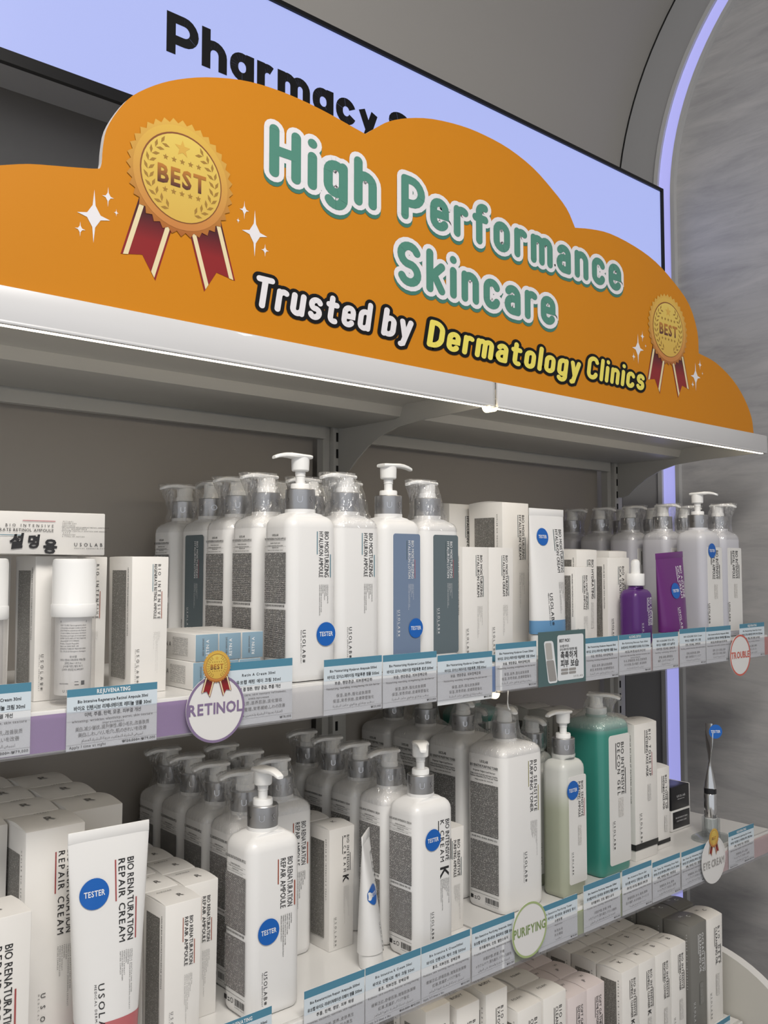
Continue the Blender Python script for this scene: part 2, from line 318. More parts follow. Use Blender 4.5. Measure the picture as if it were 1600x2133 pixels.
# ------------------------------------------------------------------ rounded stroke lettering for the signs
def arc(cx, cy, rx, ry, a0, a1, n=10):
    return [(cx + rx * math.cos(math.radians(a0 + (a1 - a0) * i / n)), cy + ry * math.sin(math.radians(a0 + (a1 - a0) * i / n))) for i in range(n + 1)]
def sglyph(c, h, w, single):
    B, T_, L = h, 1 - h, h; xh = .74; X = xh - h; R = L + w; r = w / 2; cx = L + r; D = -.24 + h; q = .13; W = 1.32 * w
    oo = arc(cx, X - r, r, r, 180, 0) + arc(cx, B + r, r, r, 0, -180); oo.append(oo[0])
    if c == 'H': return [[(L, B), (L, T_)], [(L + W, B), (L + W, T_)], [(L, .52), (L + W, .52)]], L + W + h
    if c == 'P': p = .26; return [[(L, B), (L, T_)], [(L, T_), (L + W - p, T_)] + arc(L + W - p, T_ - p, p, p, 90, -90) + [(L, T_ - 2 * p)]], L + W + h
    if c == 'T': return [[(L, T_), (L + W, T_)], [(L + W / 2, B), (L + W / 2, T_)]], L + W + h
    if c == 'D': p = min(W * .75, .36); return [[(L, B), (L, T_)], [(L, T_), (L + W - p, T_)] + arc(L + W - p, T_ - p, p, p, 90, 0) + arc(L + W - p, B + p, p, p, 0, -90) + [(L, B)]], L + W + h
    if c == 'C': p = W / 2; return [arc(L + p, T_ - p, p, p, 15, 180) + arc(L + p, B + p, p, p, 180, 345)], L + W + h
    if c in 'Ss':
        t = T_ if c == 'S' else X; p = (W if c == 'S' else w * .96) / 2; y = (t - B) / 4
        return [arc(L + p, t - y, p, y, 25, 270, 14) + arc(L + p, B + y, p, y, 90, -155, 14)], L + 2 * p + h
    if c == 'o': return [oo], R + h
    if c == 'c': return [arc(cx, X - r, r, r, 20, 180) + arc(cx, B + r, r, r, 180, 340)], R + h
    if c == 'e': return [[(L, (X + B) / 2), (R, (X + B) / 2)] + arc(cx, X - r, r, r, 0, 180) + arc(cx, B + r, r, r, 180, 330)], R + h
    if c == 'a':
        if single: return [oo, [(R, B), (R, X)]], R + h
        m = B + (X - B) * .56; p = (m - B) / 2
        return [[(R, B), (R, X - r)] + arc(cx, X - r, r, r, 0, 150), [(R, m), (L + p, m)] + arc(L + p, B + p, p, p, 90, 270) + [(R, B)]], R + h
    if c == 'd': return [oo, [(R, B), (R, T_)]], R + h
    if c == 'b': return [oo, [(L, B), (L, T_)]], R + h
    if c == 'g': return [oo, [(R, X), (R, D + r)] + arc(cx, D + r, r, r, 0, -150)], R + h
    if c == 'h': return [[(L, B), (L, T_)], arc(cx, X - r, r, r, 180, 0) + [(R, B)]], R + h
    if c == 'n': return [[(L, B), (L, X)], arc(cx, X - r, r, r, 180, 0) + [(R, B)]], R + h
    if c == 'm': p = r * .86; return [[(L, B), (L, X)], arc(L + p, X - p, p, p, 180, 0) + [(L + 2 * p, B)], arc(L + 3 * p, X - p, p, p, 180, 0) + [(L + 4 * p, B)]], L + 4 * p + h
    if c == 'r': p = r * .9; return [[(L, B), (L, X)], arc(L + p, X - p, p, p, 180, 55)], L + p * 1.45 + h
    if c == 'u': return [[(L, X), (L, B + r)] + arc(cx, B + r, r, r, 180, 360) + [(R, X)], [(R, B), (R, X)]], R + h
    if c == 'f': x = L + .10; return [[(x, B), (x, T_ - q)] + arc(x + q, T_ - q, q, q, 180, 75), [(L, X - .02), (x + .17, X - .02)]], x + .19 + h
    if c == 't': x = L + .10; return [[(x, T_ - .07), (x, B + q)] + arc(x + q, B + q, q, q, 180, 285), [(L, X - .02), (x + .17, X - .02)]], x + .19 + h
    if c == 'i': return [[(L, B), (L, X)], [(L, T_), (L + .001, T_)]], L + h
    if c == 'l': return [[(L, B), (L, T_)]], L + h
    if c == 'k': return [[(L, B), (L, T_)], [(R, X), (L, B + .24)], [(L + .30 * w, B + .36), (R, B)]], R + h
    if c == 'y': return [[(L, X), (cx, B + .02)], [(R, X), (cx - .045, D + .03)] + ([] if single else [(L + .03, D)])], R + h
    return [], .3
_jit = 0
def ribbon(mb, pts, r, f, y, m, butt=False):
    P = [Vector(p) for p in pts]; closed = (P[0] - P[-1]).length < 1e-6 and len(P) > 2
    if closed: P = P[:-1]
    Q = [P[0]]
    for p in P[1:]:
        if (p - Q[-1]).length > 1e-7: Q.append(p)
    P = Q; n = len(P)
    if n == 1: P = [P[0], P[0] + Vector((1e-4, 0))]; n = 2
    def nrm(a, b): d = (b - a).normalized(); return Vector((-d.y, d.x))
    Lp, Rp = [], []
    for i in range(n):
        a = nrm(P[i - 1], P[i]) if (i > 0 or closed) else None; b = nrm(P[i], P[(i + 1) % n]) if (i < n - 1 or closed) else None
        if a is None: v = b
        elif b is None: v = a
        else:
            v = (a + b); v = v.normalized() / max(.5, v.normalized().dot(a)) if v.length > 1e-4 else a
        Lp.append(P[i] + v * r); Rp.append(P[i] - v * r)
    global _jit
    for i in range(n if closed else n - 1):           # every piece a hair apart, so that overlaps never share a plane
        _jit = (_jit + 5) % 23; j = (i + 1) % n; yy = y - _jit * 8e-6
        mb.add([f(p, yy) for p in (Rp[i], Rp[j], Lp[j], Lp[i])], [(0, 1, 2, 3)], m)
    if not closed and not butt:
        for e, d in ((P[0], P[0] - P[1]), (P[-1], P[-1] - P[-2])):
            _jit = (_jit + 5) % 23; y2 = y - _jit * 8e-6
            a0 = math.atan2(d.y, d.x); mb.add([f(e, y2)] + [f(e + Vector((math.cos(a0 - 1.571 + 3.1416 * i / 8), math.sin(a0 - 1.571 + 3.1416 * i / 8))) * r, y2) for i in range(9)], [(0, i, i + 1) for i in range(1, 9)], m)
    elif not closed and butt: pass
def stroke_text(mb, text, x0, x1, z, cap, sw, w, layers, gap=.10, shear=0., single=False, butt=False):
    """layers: (extra half width, dz, y, material)"""
    gl = []; x = 0.
    for c in text:
        if c == ' ': x += .32; continue
        st, a = sglyph(c, sw / 2, w, single); gl.append((x, st)); x += a + gap
    tot = (x - gap) * cap; k = (x1 - x0) / tot
    for ex, dz, y, m in layers:
        for gx, st in gl:
            for s in st:
                pts = [((p[0] + gx + shear * p[1]) * cap, p[1] * cap) for p in s]
                if butt and len(s) >= 2:
                    a, b = Vector(pts[0]), Vector(pts[-1])
                    if (a - b).length > 1e-6:
                        d0 = (a - Vector(pts[1])).normalized() * sw / 2 * cap; d1 = (b - Vector(pts[-2])).normalized() * sw / 2 * cap
                        if abs(d0.x) < 1e-6 * 1 + sw * .02 * cap: pts[0] = tuple(a + d0)
                        if abs(d1.x) < 1e-6 * 1 + sw * .02 * cap: pts[-1] = tuple(b + d1)
                ribbon(mb, pts, sw / 2 * cap + ex, lambda p, yy: (x0 + p[0] * k, yy, z + p[1] + dz), y, m, butt)

# ------------------------------------------------------------------ objects
def put(name, me, parent=None, loc=(0, 0, 0), rot=(0, 0, 0), label=None, cat=None, group=None, kind=None, scale=None):
    o = bpy.data.objects.new(name, me); COL.objects.link(o); o.location = loc; o.rotation_euler = rot
    if scale: o.scale = (scale,) * 3
    if parent: o.parent = parent
    for k, v in (('label', label), ('category', cat), ('group', group), ('kind', kind)):
        if v: o[k] = v
    return o
def spawn(name, parts, loc, rz, label, cat, group=None, rot=None):
    """an Empty at the thing's base with its parts: (name, mesh, sub-parts[, loc, rot])"""
    e = put(name, None, None, loc, rot or (0, 0, rz), label, cat, group); e.empty_display_size = .01
    def rec(ps, par):
        for p in ps:
            o = put(p[0], p[1], par, *(p[3:5] if len(p) > 3 else ()))
            if p[2]: rec(p[2], o)
    rec(parts, e); return e
RX, UP, FR = Vector((1, 0, 0)), Vector((0, 0, 1)), Vector((0, -1, 0))
# ================================================================== THE SETTING
def struct(name, mb, mats, smooth=False):
    return put(name, mb.mesh(name, mats, smooth), kind='structure')
CY, CZ, XE = -.38, 2.5, 2.10                       # centre of the coved profile; plane of the end wall
b = MB(); b.box(-3.2, 3.2, -4.2, .5, -.02, 0); struct('floor', b, ['floor'])
b = MB(); b.box(-3.2, XE + .04, .47, .50, 0, CZ); struct('wall_back', b, ['cove'])
b = MB()
prof = [(CY + .85 * math.cos(math.radians(a)), CZ + .85 * math.sin(math.radians(a))) for a in range(0, 91, 3)] + [(-4.2, CZ + .85)]
n = len(prof)
outer = [(y + (.03 if i < n - 1 else 0), z + .03) for i, (y, z) in enumerate(prof)]
b.add([(-3.2, y, z) for y, z in prof] + [(XE, y, z) for y, z in prof] + [(-3.2, y, z) for y, z in outer] + [(XE, y, z) for y, z in outer],
      [(i, i + 1, n + i + 1, n + i) for i in range(n - 1)] + [(2 * n + i + 1, 2 * n + i, 3 * n + i, 3 * n + i + 1) for i in range(n - 1)])
struct('ceiling', b, ['cove'], True)
b = MB(); b.box(XE, XE + .04, -4.2, .47, 0, 3.4); struct('wall_right', b, ['marble'])
def arch(r0, r1, x0):
    b = MB(); path = [(0, 0.)] + [(a, None) for a in range(0, 91, 3)] + [(-1, None)]
    inn, out = [], []
    for r, L in ((r0, inn), (r1, out)):
        L.append((CY + r, .0))
        L += [(CY + r * math.cos(math.radians(a)), CZ + r * math.sin(math.radians(a))) for a in range(0, 91, 3)]
        L.append((-2.5, CZ + r))
    n = len(inn); vs = []
    for x in (x0, XE - .0002): vs += [(x, y, z) for y, z in inn] + [(x, y, z) for y, z in out]
    fs = []
    for i in range(n - 1):
        fs += [(i, i + 1, n + i + 1, n + i), (2 * n + i, i + 0, 0 + i + 1, 2 * n + i + 1)[::-1], (n + i, n + i + 1, 3 * n + i + 1, 3 * n + i)[::-1]]
    b.add(vs, fs); return b
struct('trim_1', arch(.731, .8455, XE - .004), ['bandgrey'], True)
struct('trim_4', arch(.845, .8505, XE - .0045), ['hole'], True)
struct('trim_2', arch(.719, .731, XE - .014), ['trim'], True)
struct('trim_3', arch(.670, .681, XE - .014), ['trim'], True)
put('led_profile', arch(.681, .719, XE - .006).mesh('led_profile', ['ledv']), label='lavender LED strip running up the end wall and curving over the cove', cat='light')

# lit sign over the shelves
sg = put('lit_sign', None, loc=(0, .30, 2.235), label='long backlit lavender sign box in a black frame above the shelves', cat='sign')
b = MB(); b.box(-.9, 2.045, .003, .067, 0, .278); put('casing', b.mesh('casing', ['signgrey'], False), sg)
b = MB()
for q in ((-.9, 2.045, -.006, .003, 0, .0175), (-.9, 2.045, -.006, .003, .270, .278), (2.036, 2.045, -.006, .003, .0175, .270)): b.box(*q)
put('frame', b.mesh('frame', ['bezel'], False), sg)
b = MB(); b.box(-.9, 2.036, -.001, .003, .0175, .270); put('lit_face', b.mesh('lit_face', ['screen'], False), sg)
b = MB(); stroke_text(b, 'Pharmacy', .648, 1.080, .109, .0655, .232, .45, [(0, 0, -.0018, 0)], gap=.085, single=True, butt=True); put('lettering', b.mesh('lettering', ['sblack'], False), sg); b = MB(); stroke_text(b, 'Skin', 1.108, 1.295, .109, .0655, .232, .45, [(0, 0, -.0018, 0)], gap=.085, single=True, butt=True)
put('lettering', b.mesh('lettering', ['sblack'], False), sg)

# ------------------------------------------------------------------ shelving
XJ, XR, X0 = 1.065, 1.964, .165
for k, xp in enumerate((X0, XJ, XR)):
    up = put('shelf_upright', None, loc=(xp, .385, 0), label=('grey slotted steel upright beyond the left edge', 'grey slotted steel upright where the two shelf bays meet', 'grey slotted steel upright at the right end beside the lavender light')[k], cat='post', group='slotted uprights of the shelving')
    b = MB(); b.rbox(-.018, .014, 0, .03, 0, 1.87, .003, m=0); put('post', b.mesh('post', ['metal']), up)
    b = MB(); b.box(-.034, -.0185, .012, .03, 0, 1.86); put('side_flange', b.mesh('side_flange', ['metal'], False), up)
    if k == 0: continue
    sm = MB(); sm.box(-.0028, .0028, -.0006, .004, -.0085, .0085); sm = sm.mesh('slot', ['hole'], False)
    for z in [1.635 + .031 * i for i in range(6)] + [1.10 + .031 * i for i in range(8)]:
        put('slot', sm, up, (-.0095, 0, z))
for k, (a, c) in enumerate(((X0 + .02, XJ - .036), (XJ + .016, XR - .036))):
    b = MB(); b.rbox(a, c, .425, .437, .12, 1.86, .002); put('back_panel', b.mesh('back_panel', ['panel']), label=('taupe back panel behind the left shelf bay', 'taupe back panel behind the right shelf bay')[k], cat='panel')

def bracket(zt, t=.003):
    pts = [(.012, zt - .004), (.39, zt - .004), (.39, zt - .112), (.372, zt - .114), (.352, zt - .108), (.33, zt - .09), (.30, zt - .07), (.26, zt - .053), (.22, zt - .043), (.15, zt - .038), (.07, zt - .036), (.012, zt - .034)]
    b = MB(); n = len(pts)
    b.add([(-t / 2, y, z) for y, z in pts] + [(t / 2, y, z) for y, z in pts], [tuple(range(n)), tuple(range(2 * n - 1, n - 1, -1))] + [(i, n + i, n + (i + 1) % n, (i + 1) % n) for i in range(n)])
    return b
BAYS = ((X0, XJ, 'left bay'), (XJ, XR, 'right bay'))
def ldeck(a, c, zt, mats):
    """deck with a thin front tray and a deeper stiffening box behind"""
    b = MB(); pr = [(.006, zt), (.39, zt), (.39, zt - .02), (.37, zt - .029), (.225, zt - .029), (.212, zt - .026), (.206, zt - .010), (.196, zt - .006), (.006, zt - .006)]
    n = len(pr)
    b.add([(a, y, z) for y, z in pr] + [(c, y, z) for y, z in pr], [tuple(range(n)), tuple(range(2 * n - 1, n - 1, -1))] + [(i, n + i, n + (i + 1) % n, (i + 1) % n) for i in range(n)])
    for yy in (.06, .10): b.box(a + .04, c - .04, yy, yy + .003, zt - .0075, zt - .006)
    return b.mesh('deck', mats, True, 25)
for a, c, nm in BAYS:
    s = put('top_shelf', None, label='top shelf of the %s with a tall white front fascia' % nm, cat='shelf', group='shelves of the steel shelving')
    put('deck', ldeck(a + .004, c - .004, 1.834, ['metal']), s)
    b = MB(); b.rbox(a + .005, c - .005, -.002, .003, 1.797, 1.837, .0015); b.rbox(a + .005, c - .005, -.0028, .0032, 1.797, 1.8015, .0018); put('fascia', b.mesh('fascia', ['fascia']), s)
    b = MB(); b.box(a + .012, c - .012, .0036, .0085, 1.7965, 1.8035); put('led_strip', b.mesh('led_strip', ['ledtop'], False), s)
    b = MB(); b.box(a + .02, c - .036, .386, .40, 1.785, 1.812); put('back_bar', b.mesh('back_bar', ['metal'], False), s)
    put('bracket', bracket(1.834).mesh('bracket', ['metal'], False), s, (c - .006, 0, 0))
    b = MB(); b.rbox(c - .0042, c - .0002, -.0012, .014, 1.7975, 1.8365, .0012); put('fascia_end', b.mesh('fascia_end', ['trim']), s)

def strip(a, c, zt, mt, par, nm='colour_strip', y=-.0042):
    b = MB(); b.box(a, c, y - .0004, y, zt - .042, zt - .004); put(nm, b.mesh(nm, [mt], False), par)
for zt, lvl in ((1.400, 'middle'), (.985, 'lower'), (.633, 'lowest')):
    for k, (a, c, nm) in enumerate(BAYS):
        if k == 1: c = XR - .022 if lvl != 'lowest' else 1.797
        s = put(lvl + '_shelf', None, label='%s white shelf of the %s behind a clear price rail' % (lvl, nm), cat='shelf', group='shelves of the steel shelving')
        put('deck', ldeck(a + .003, c - .003, zt, ['white_metal']), s)
        b = MB(); b.rbox(a + .003, c - .003, -.003, .006, zt - .044, zt, .0015); put('front_rail', b.mesh('front_rail', ['white_metal']), s)
        b = MB(); b.box(a + .003, c - .003, -.0095, -.0085, zt - .043, zt - .003); b.box(a + .003, c - .003, -.0095, -.003, zt - .0445, zt - .043); put('clear_rail', b.mesh('clear_rail', ['rail'], False), s)
        put('bracket', bracket(zt).mesh('bracket', ['metal'], False), s, (c - .007, 0, 0))
        if lvl != 'lowest':
            b = MB(); b.box(a + .012, c - .012, .0064, .0105, zt - .0445, zt - .0395); put('led_strip', b.mesh('led_strip', ['ledw'], False), s)
        if lvl == 'middle' and k == 0:
            strip(a + .02, .60, zt, 'strip_purple', s); strip(1.047, 1.061, zt, 'strip_blue', s)
        if lvl == 'middle' and k == 1:
            strip(1.068, 1.146, zt, 'strip_blue', s); strip(1.482, 1.66, zt, 'strip_pink', s); strip(1.76, c - .004, zt, 'strip_red', s)
        if lvl == 'lower' and k == 1:
            strip(1.075, 1.40, zt, 'strip_green', s); strip(1.66, c - .004, zt, 'strip_pink', s)
# bright curled clips that close the LED channel at the bay joint
def clip(z, label):
    b = MB(); n = 10
    for i in range(n):
        a0, a1 = math.radians(180 + 180 * i / n), math.radians(180 + 180 * (i + 1) / n)
        P = lambda a, r: (r * math.cos(a), r * math.sin(a) * .8)
        q = [P(a0, .0095), P(a1, .0095), P(a1, .0068), P(a0, .0068)]
        b.add([(x, y, zz) for y in (-.004, .012) for x, zz in q], [(0, 1, 2, 3), (7, 6, 5, 4), (0, 4, 5, 1), (2, 6, 7, 3)])
    put('led_end_clip', b.mesh('led_end_clip', ['ledclip'], True), loc=(1.058, 0, z), label=label, cat='clip', group='glowing clips at the bay joint')
clip(1.797, 'glowing curled clip under the joint of the top fascia'); clip(1.354, 'glowing curled clip under the joint of the middle price rail')
# rounded end panel at the bottom right
b = MB(); pts = [(.375, 0), (.375, .761)] + [(.10 + .264 * math.cos(math.radians(a)), .497 + .264 * math.sin(math.radians(a))) for a in range(90, 181, 5)] + [(-.164, 0)]
n = len(pts); 
b.add([(1.80, y, z) for y, z in pts], [tuple(range(n))], 0); b.add([(1.822, y, z) for y, z in pts], [tuple(range(n - 1, -1, -1))], 0)
b.add([(1.80, y, z) for y, z in pts] + [(1.822, y, z) for y, z in pts], [(i, n + i, n + (i + 1) % n, (i + 1) % n) for i in range(n)], 1)
put('rounded_end_panel', b.mesh('rounded_end_panel', ['disc', 'white_metal'], True, 30), label='grey end panel with a rounded corner and white edge at the bottom right', cat='panel')

# ------------------------------------------------------------------ medal print (unit: centre 0,0)
def star(cx, cz, r):
    return [(cx + (r if i % 2 == 0 else r * .42) * math.sin(math.pi * i / 5), cz + (r if i % 2 == 0 else r * .42) * math.cos(math.pi * i / 5)) for i in range(10)]
def fan(mb, pts, y, m, c=None):
    c = c or (sum(p[0] for p in pts) / len(pts), sum(p[1] for p in pts) / len(pts)); n = len(pts)
    mb.add([(c[0], y, c[1])] + [(x, y, z) for x, z in pts], [(0, 1 + i, 1 + (i + 1) % n) for i in range(n)], m)
def circle(cx, cz, r, n=48): return [(cx + r * math.cos(2 * math.pi * i / n), cz + r * math.sin(2 * math.pi * i / n)) for i in range(n)]
def medal_parts():
    r = .0705; out = []
    b = MB()
    for s in (-1, 1):
        c0, c1 = (s * .008, -.030), (s * .058, -.022) ; d = Vector((s * .024, -.108))
        a0, a1 = Vector((s * .006, -.045)), Vector((s * .053, -.035))
        e0, e1 = a0 + Vector((s * .026, -.085)), a1 + Vector((s * .022, -.073))
        lerp = lambda t, k: (a0.lerp(a1, t)).lerp(e0.lerp(e1, t), k)
        def band(t0, t1, m, y):
            if t0 == 0 and t1 == 1:
                mid = lerp(.5, .80); p = [lerp(0, 0), lerp(1, 0), lerp(1, 1), mid, lerp(0, 1)]
            else: p = [lerp(t0, 0), lerp(t1, 0), lerp(t1, 1 - .4 * min(t1, 1 - t1)), lerp(t0, 1 - .4 * min(t0, 1 - t0))]
            b.add([(q.x, y, q.y) for q in p], [tuple(range(len(p)))], m)
        band(0, 1, 0, 0); band(.05, .17, 1, -.0003); band(.83, .95, 1, -.0003)
    out.append(('ribbon', b.mesh('ribbon', ['ribbon', 'ribcream'], False)))
    b = MB(); N = 36
    fan(b, [((r if i % 2 == 0 else r * .925) * Vector((math.cos(math.pi * i / N), math.sin(math.pi * i / N)))).to_tuple() for i in range(2 * N)], -.0006, 0)
    fan(b, circle(0, 0, r * .885), -.0008, 1); fan(b, circle(0, 0, r * .765), -.0010, 2); fan(b, circle(0, -.0006, r * .742), -.0012, 3)
    fan(b, star(0, r * .50, r * .15), -.0014, 1)
    for i in range(5):
        fan(b, star((i - 2) * r * .155, r * .275, r * .055), -.0014, 4); fan(b, star((i - 2) * r * .155, -r * .275, r * .055), -.0014, 4)
    for s in (-1, 1):
        for i in range(10):
            a = math.radians(-62 + 13.2 * i)
            for dr, da in ((-.05, 45), (.05, -30)):
                cx, cz = s * (r * (.615 + dr) * math.cos(a)), r * (.615 + dr) * math.sin(a); t = a + math.radians(90 + da)
                ux, uz = s * math.cos(t), math.sin(t); L, W = r * .075, r * .028
                fan(b, [(cx - ux * L, cz - uz * L), (cx - uz * W, cz + ux * W), (cx + ux * L, cz + uz * L), (cx + uz * W, cz - ux * W)], -.0014, 4)
    T(b, 'BEST', (0, -.0016, -.0115), RX, UP, .0205, .064, .03, 5, 'c')
    out.append(('medal', b.mesh('medal', ['gold3', 'gold1', 'brown', 'gold2', 'leafp', 'bestp'], False)))
    return out
MEDAL = medal_parts()
def sparkle(mb, x, z, rv, rh, y, m):
    p = []
    for i in range(4):
        a = math.pi / 2 * i; R = rv if i % 2 == 1 else rh
        for t in (0, 1 / 3, 2 / 3):
            e = (1 - t) ** 2.2; f2 = t ** 2.2; R2 = rh if i % 2 == 1 else rv
            v0 = Vector((math.cos(a), math.sin(a))) * R; v1 = Vector((math.cos(a + math.pi / 2), math.sin(a + math.pi / 2))) * R2
            q = v0 * e + v1 * f2; p.append((x + q.x, z + q.y))
    fan(mb, p, y, m, (x, z))

# ------------------------------------------------------------------ cloud shaped header sign
cs = put('cloud_sign', None, loc=(0, .0032, 0), label='orange cloud-shaped foam board sign standing on the top shelf', cat='sign')
OUT = [(0.309,1.963),(0.338,1.973),(0.374,1.981),(0.406,1.988),(0.416,1.991),(0.418,1.998),(0.419,2.015),(0.423,2.038),(0.436,2.064),(0.453,2.087),(0.480,2.109),(0.510,2.127),(0.549,2.144),(0.597,2.158),(0.640,2.164),(0.686,2.165),(0.734,2.162),(0.776,2.157),(0.802,2.154),(0.824,2.171),(0.847,2.187),(0.884,2.204),(0.933,2.219),(0.996,2.229),(1.050,2.231),(1.108,2.227),(1.168,2.213),(1.219,2.190),(1.258,2.167),(1.281,2.139),(1.327,2.148),(1.385,2.154),(1.462,2.149),(1.534,2.135),(1.601,2.107),(1.654,2.074),(1.683,2.025),(1.687,1.980),(1.753,1.971),(1.822,1.945),(1.872,1.910),(1.902,1.872),(1.910,1.838)]
SHARP = {4, 18, 29, 37, 0, len(OUT) - 1}
def smooth_outline(P):
    out = []
    for i in range(len(P) - 1):
        p1, p2 = Vector(P[i]), Vector(P[i + 1])
        p0 = Vector(P[i - 1]) if i > 0 and i not in SHARP else p1 - (p2 - p1)
        p3 = Vector(P[i + 2]) if i + 2 < len(P) and (i + 1) not in SHARP else p2 + (p2 - p1)
        for t in (0, 1 / 3, 2 / 3):
            q = .5 * ((2 * p1) + (p2 - p0) * t + (2 * p0 - 5 * p1 + 4 * p2 - p3) * t * t + (3 * p1 - p0 - 3 * p2 + p3) * t ** 3)
            out.append((q.x, q.y))
    out.append(P[-1]); return out
S_ = smooth_outline(OUT)
lefts = [(.10, 1.90), (.13, 1.935), (.19, 1.955), (.25, 1.962)]
full = [(.10, 1.838)] + lefts + S_
n = len(full); b = MB()
b.add([(x, 0, z) for x, z in full], [tuple(range(n - 1, -1, -1))], 0)
b.add([(x, .008, z) for x, z in full], [tuple(range(n))], 1)
b.add([(x, 0, z) for x, z in full] + [(x, .008, z) for x, z in full], [(i, (i + 1) % n, n + (i + 1) % n, n + i) for i in range(n)], 1)
put('board', b.mesh('board', ['orange', 'foam'], False), cs)
def sign_line(name, words, mats, sw, wd, ex, dz, shear=0.):
    for tx, x0, x1, z, cap, mi in words:
        b = MB(); L = [(ex, 0, -.0007, 1), (0, 0, -.0010, mi)]
        if dz: L = [(ex, dz, -.0004, 2)] + L
        stroke_text(b, tx, x0, x1, z, cap, sw, wd, L, shear=shear, gap=.13 if dz else .10)
        put(name, b.mesh(name, mats, False), cs)
sign_line('headline_lettering', [('High', .6405, .8225, 2.0480, .0690, 0), ('Performance', .8690, 1.417, 2.0510, .0665, 0), ('Skincare', .8615, 1.2225, 1.9535, .0655, 0)], ['sgreen', 'swhite', 'sdgreen'], .185, .31, .0066, -.0055)
sign_line('subline_lettering', [('Trusted', .6165, .8095, 1.8735, .0415, 0), ('by', .8295, .8880, 1.8730, .0415, 0), ('Dermatology', .9185, 1.2860, 1.8715, .0415, 2), ('Clinics', 1.3060, 1.4845, 1.8770, .0415, 2)], ['swhite', 'sblack', 'syellow'], .185, .29, .0048, 0, .14)
for x in (.517, 1.5725):
    g = put('best_medal', None, cs, (x, -.0004, 2.0085)); 
    for nm, me in MEDAL: put(nm, me, g)
b = MB()
for x, z, rv, rh in ((.410, 1.935, .030, .019), (.426, 1.9612, .0115, .007), (.436, 1.9457, .0045, .003), (.3947, 1.917, .0085, .006), (.620, 1.967, .030, .019), (.6044, 1.993, .012, .007), (.5955, 1.9776, .004, .003), (.6356, 1.949, .0085, .006),
                     (1.4686, 1.9544, .029, .019), (1.4837, 1.9806, .011, .007), (1.494, 1.964, .004, .003), (1.454, 1.9376, .008, .006), (1.6722, 1.9298, .029, .019), (1.6899, 1.9569, .011, .007), (1.699, 1.940, .004, .003), (1.6606, 1.9126, .008, .006)):
    sparkle(b, x, z, rv, rh, -.0005, 0)
put('sparkle_print', b.mesh('sparkle_print', ['swhite'], False), cs, kind='stuff')
# ================================================================== PRODUCT PRINT
LOGO = 'USOLAB'
def logo(mb, x0, x1, zt, zb, y, m, ms, vert=True):
    """the maker's name running down the pack, a small clover cross and a fine second line"""
    h = (x1 - x0) * .70; L = zt - zb
    T(mb, LOGO, (x0, y, zt), -UP, RX, h, L * .84, .004, m)
    c = Vector((x0 + h / 2, y, zb + L * .065)); k = h * .42
    for dx, dz in ((1, 0), (-1, 0), (0, 1), (0, -1)):
        for t in (.62, 1.25): mb.quad((c.x + dx * k * .55 * t - .22 * k + dz * 0, y, c.z + dz * k * .55 * t - .22 * k), RX, UP, .44 * k, .44 * k, m)
        mb.quad((c.x + (dx + dz) * k * .62 - .2 * k, y, c.z + (dz - dx) * k * .62 - .2 * k), RX, UP, .4 * k, .4 * k, m)
    T(mb, 'MEDICAL DERMATOLOGY', (x0 - h * .62, y, zt), -UP, RX, h * .36, L, 0., ms)
def bar(mb, x, w, z0, z1, y, m): mb.add([(x - w / 2, y, z0), (x + w / 2, y, z0), (x + w / 2, y, z1), (x - w / 2, y, z1)], [(0, 1, 2, 3)], m)
HY = ['SODIUM HYALURONATE', 'GUAIAZULENE', 'PEPTIDE COMPLEX', 'PANTHENOL', 'HYDROLYZED HYALURONIC ACID', 'HYDROLYZED SODIUM HYALURONATE']
RC = ['CENTELLA ASIATICA LEAF WATER', 'TREMELLA FUCIFORMIS (MUSHROOM) EXTRACT', 'SODIUM DNA', 'PANTHENOL', 'PROPOLIS EXTRACT', 'HYDROLYZED COLLAGEN', 'PEPTIDE COMPLEX']
RA = ['SODIUM DNA', 'PEPTIDE COMPLEX', 'HYDROLYZED COLLAGEN', 'CENTELLA ASIATICA LEAF WATER', 'TREMELLA FUCIFORMIS (MUSHROOM) EXTRACT', 'SPIRULINA MAXIMA EXTRACT']
KC = ['CENTELLA ASIATICA LEAF WATER', 'ARTEMISIA CAPILLARIS', 'PEPTIDE COMPLEX', 'MADECASSOSIDE', 'CERAMIDE NP', 'BUTYROSPERMUM PARKII (SHEA) BUTTER', 'CENTELLA ASIATICA EXTRACT']
RT = ['RETINOL', 'SODIUM DNA', 'BAKUCHIOL', 'HEPTASODIUM HEXACARBOXYMETHYL DIPEPTIDE-12', 'ACETYL HEXAPEPTIDE-8', 'EXOSOME (CENTELLA ASIATICA LEAF VESICLE)', 'UREA', 'ADENOSINE', '6 TYPES OF PEPTIDE']
TN = ['MELALEUCA ALTERNIFOLIA (TEA TREE) LEAF WATER', 'ORIGANUM VULGARE LEAF EXTRACT', 'CHAMAECYPARIS OBTUSA', 'SALIX ALBA BARK EXTRACT', 'CINNAMOMUM CASSIA', 'LACTOBACILLUS FERMENT', 'PORTULACA OLERACEA', 'CITRIC ACID']
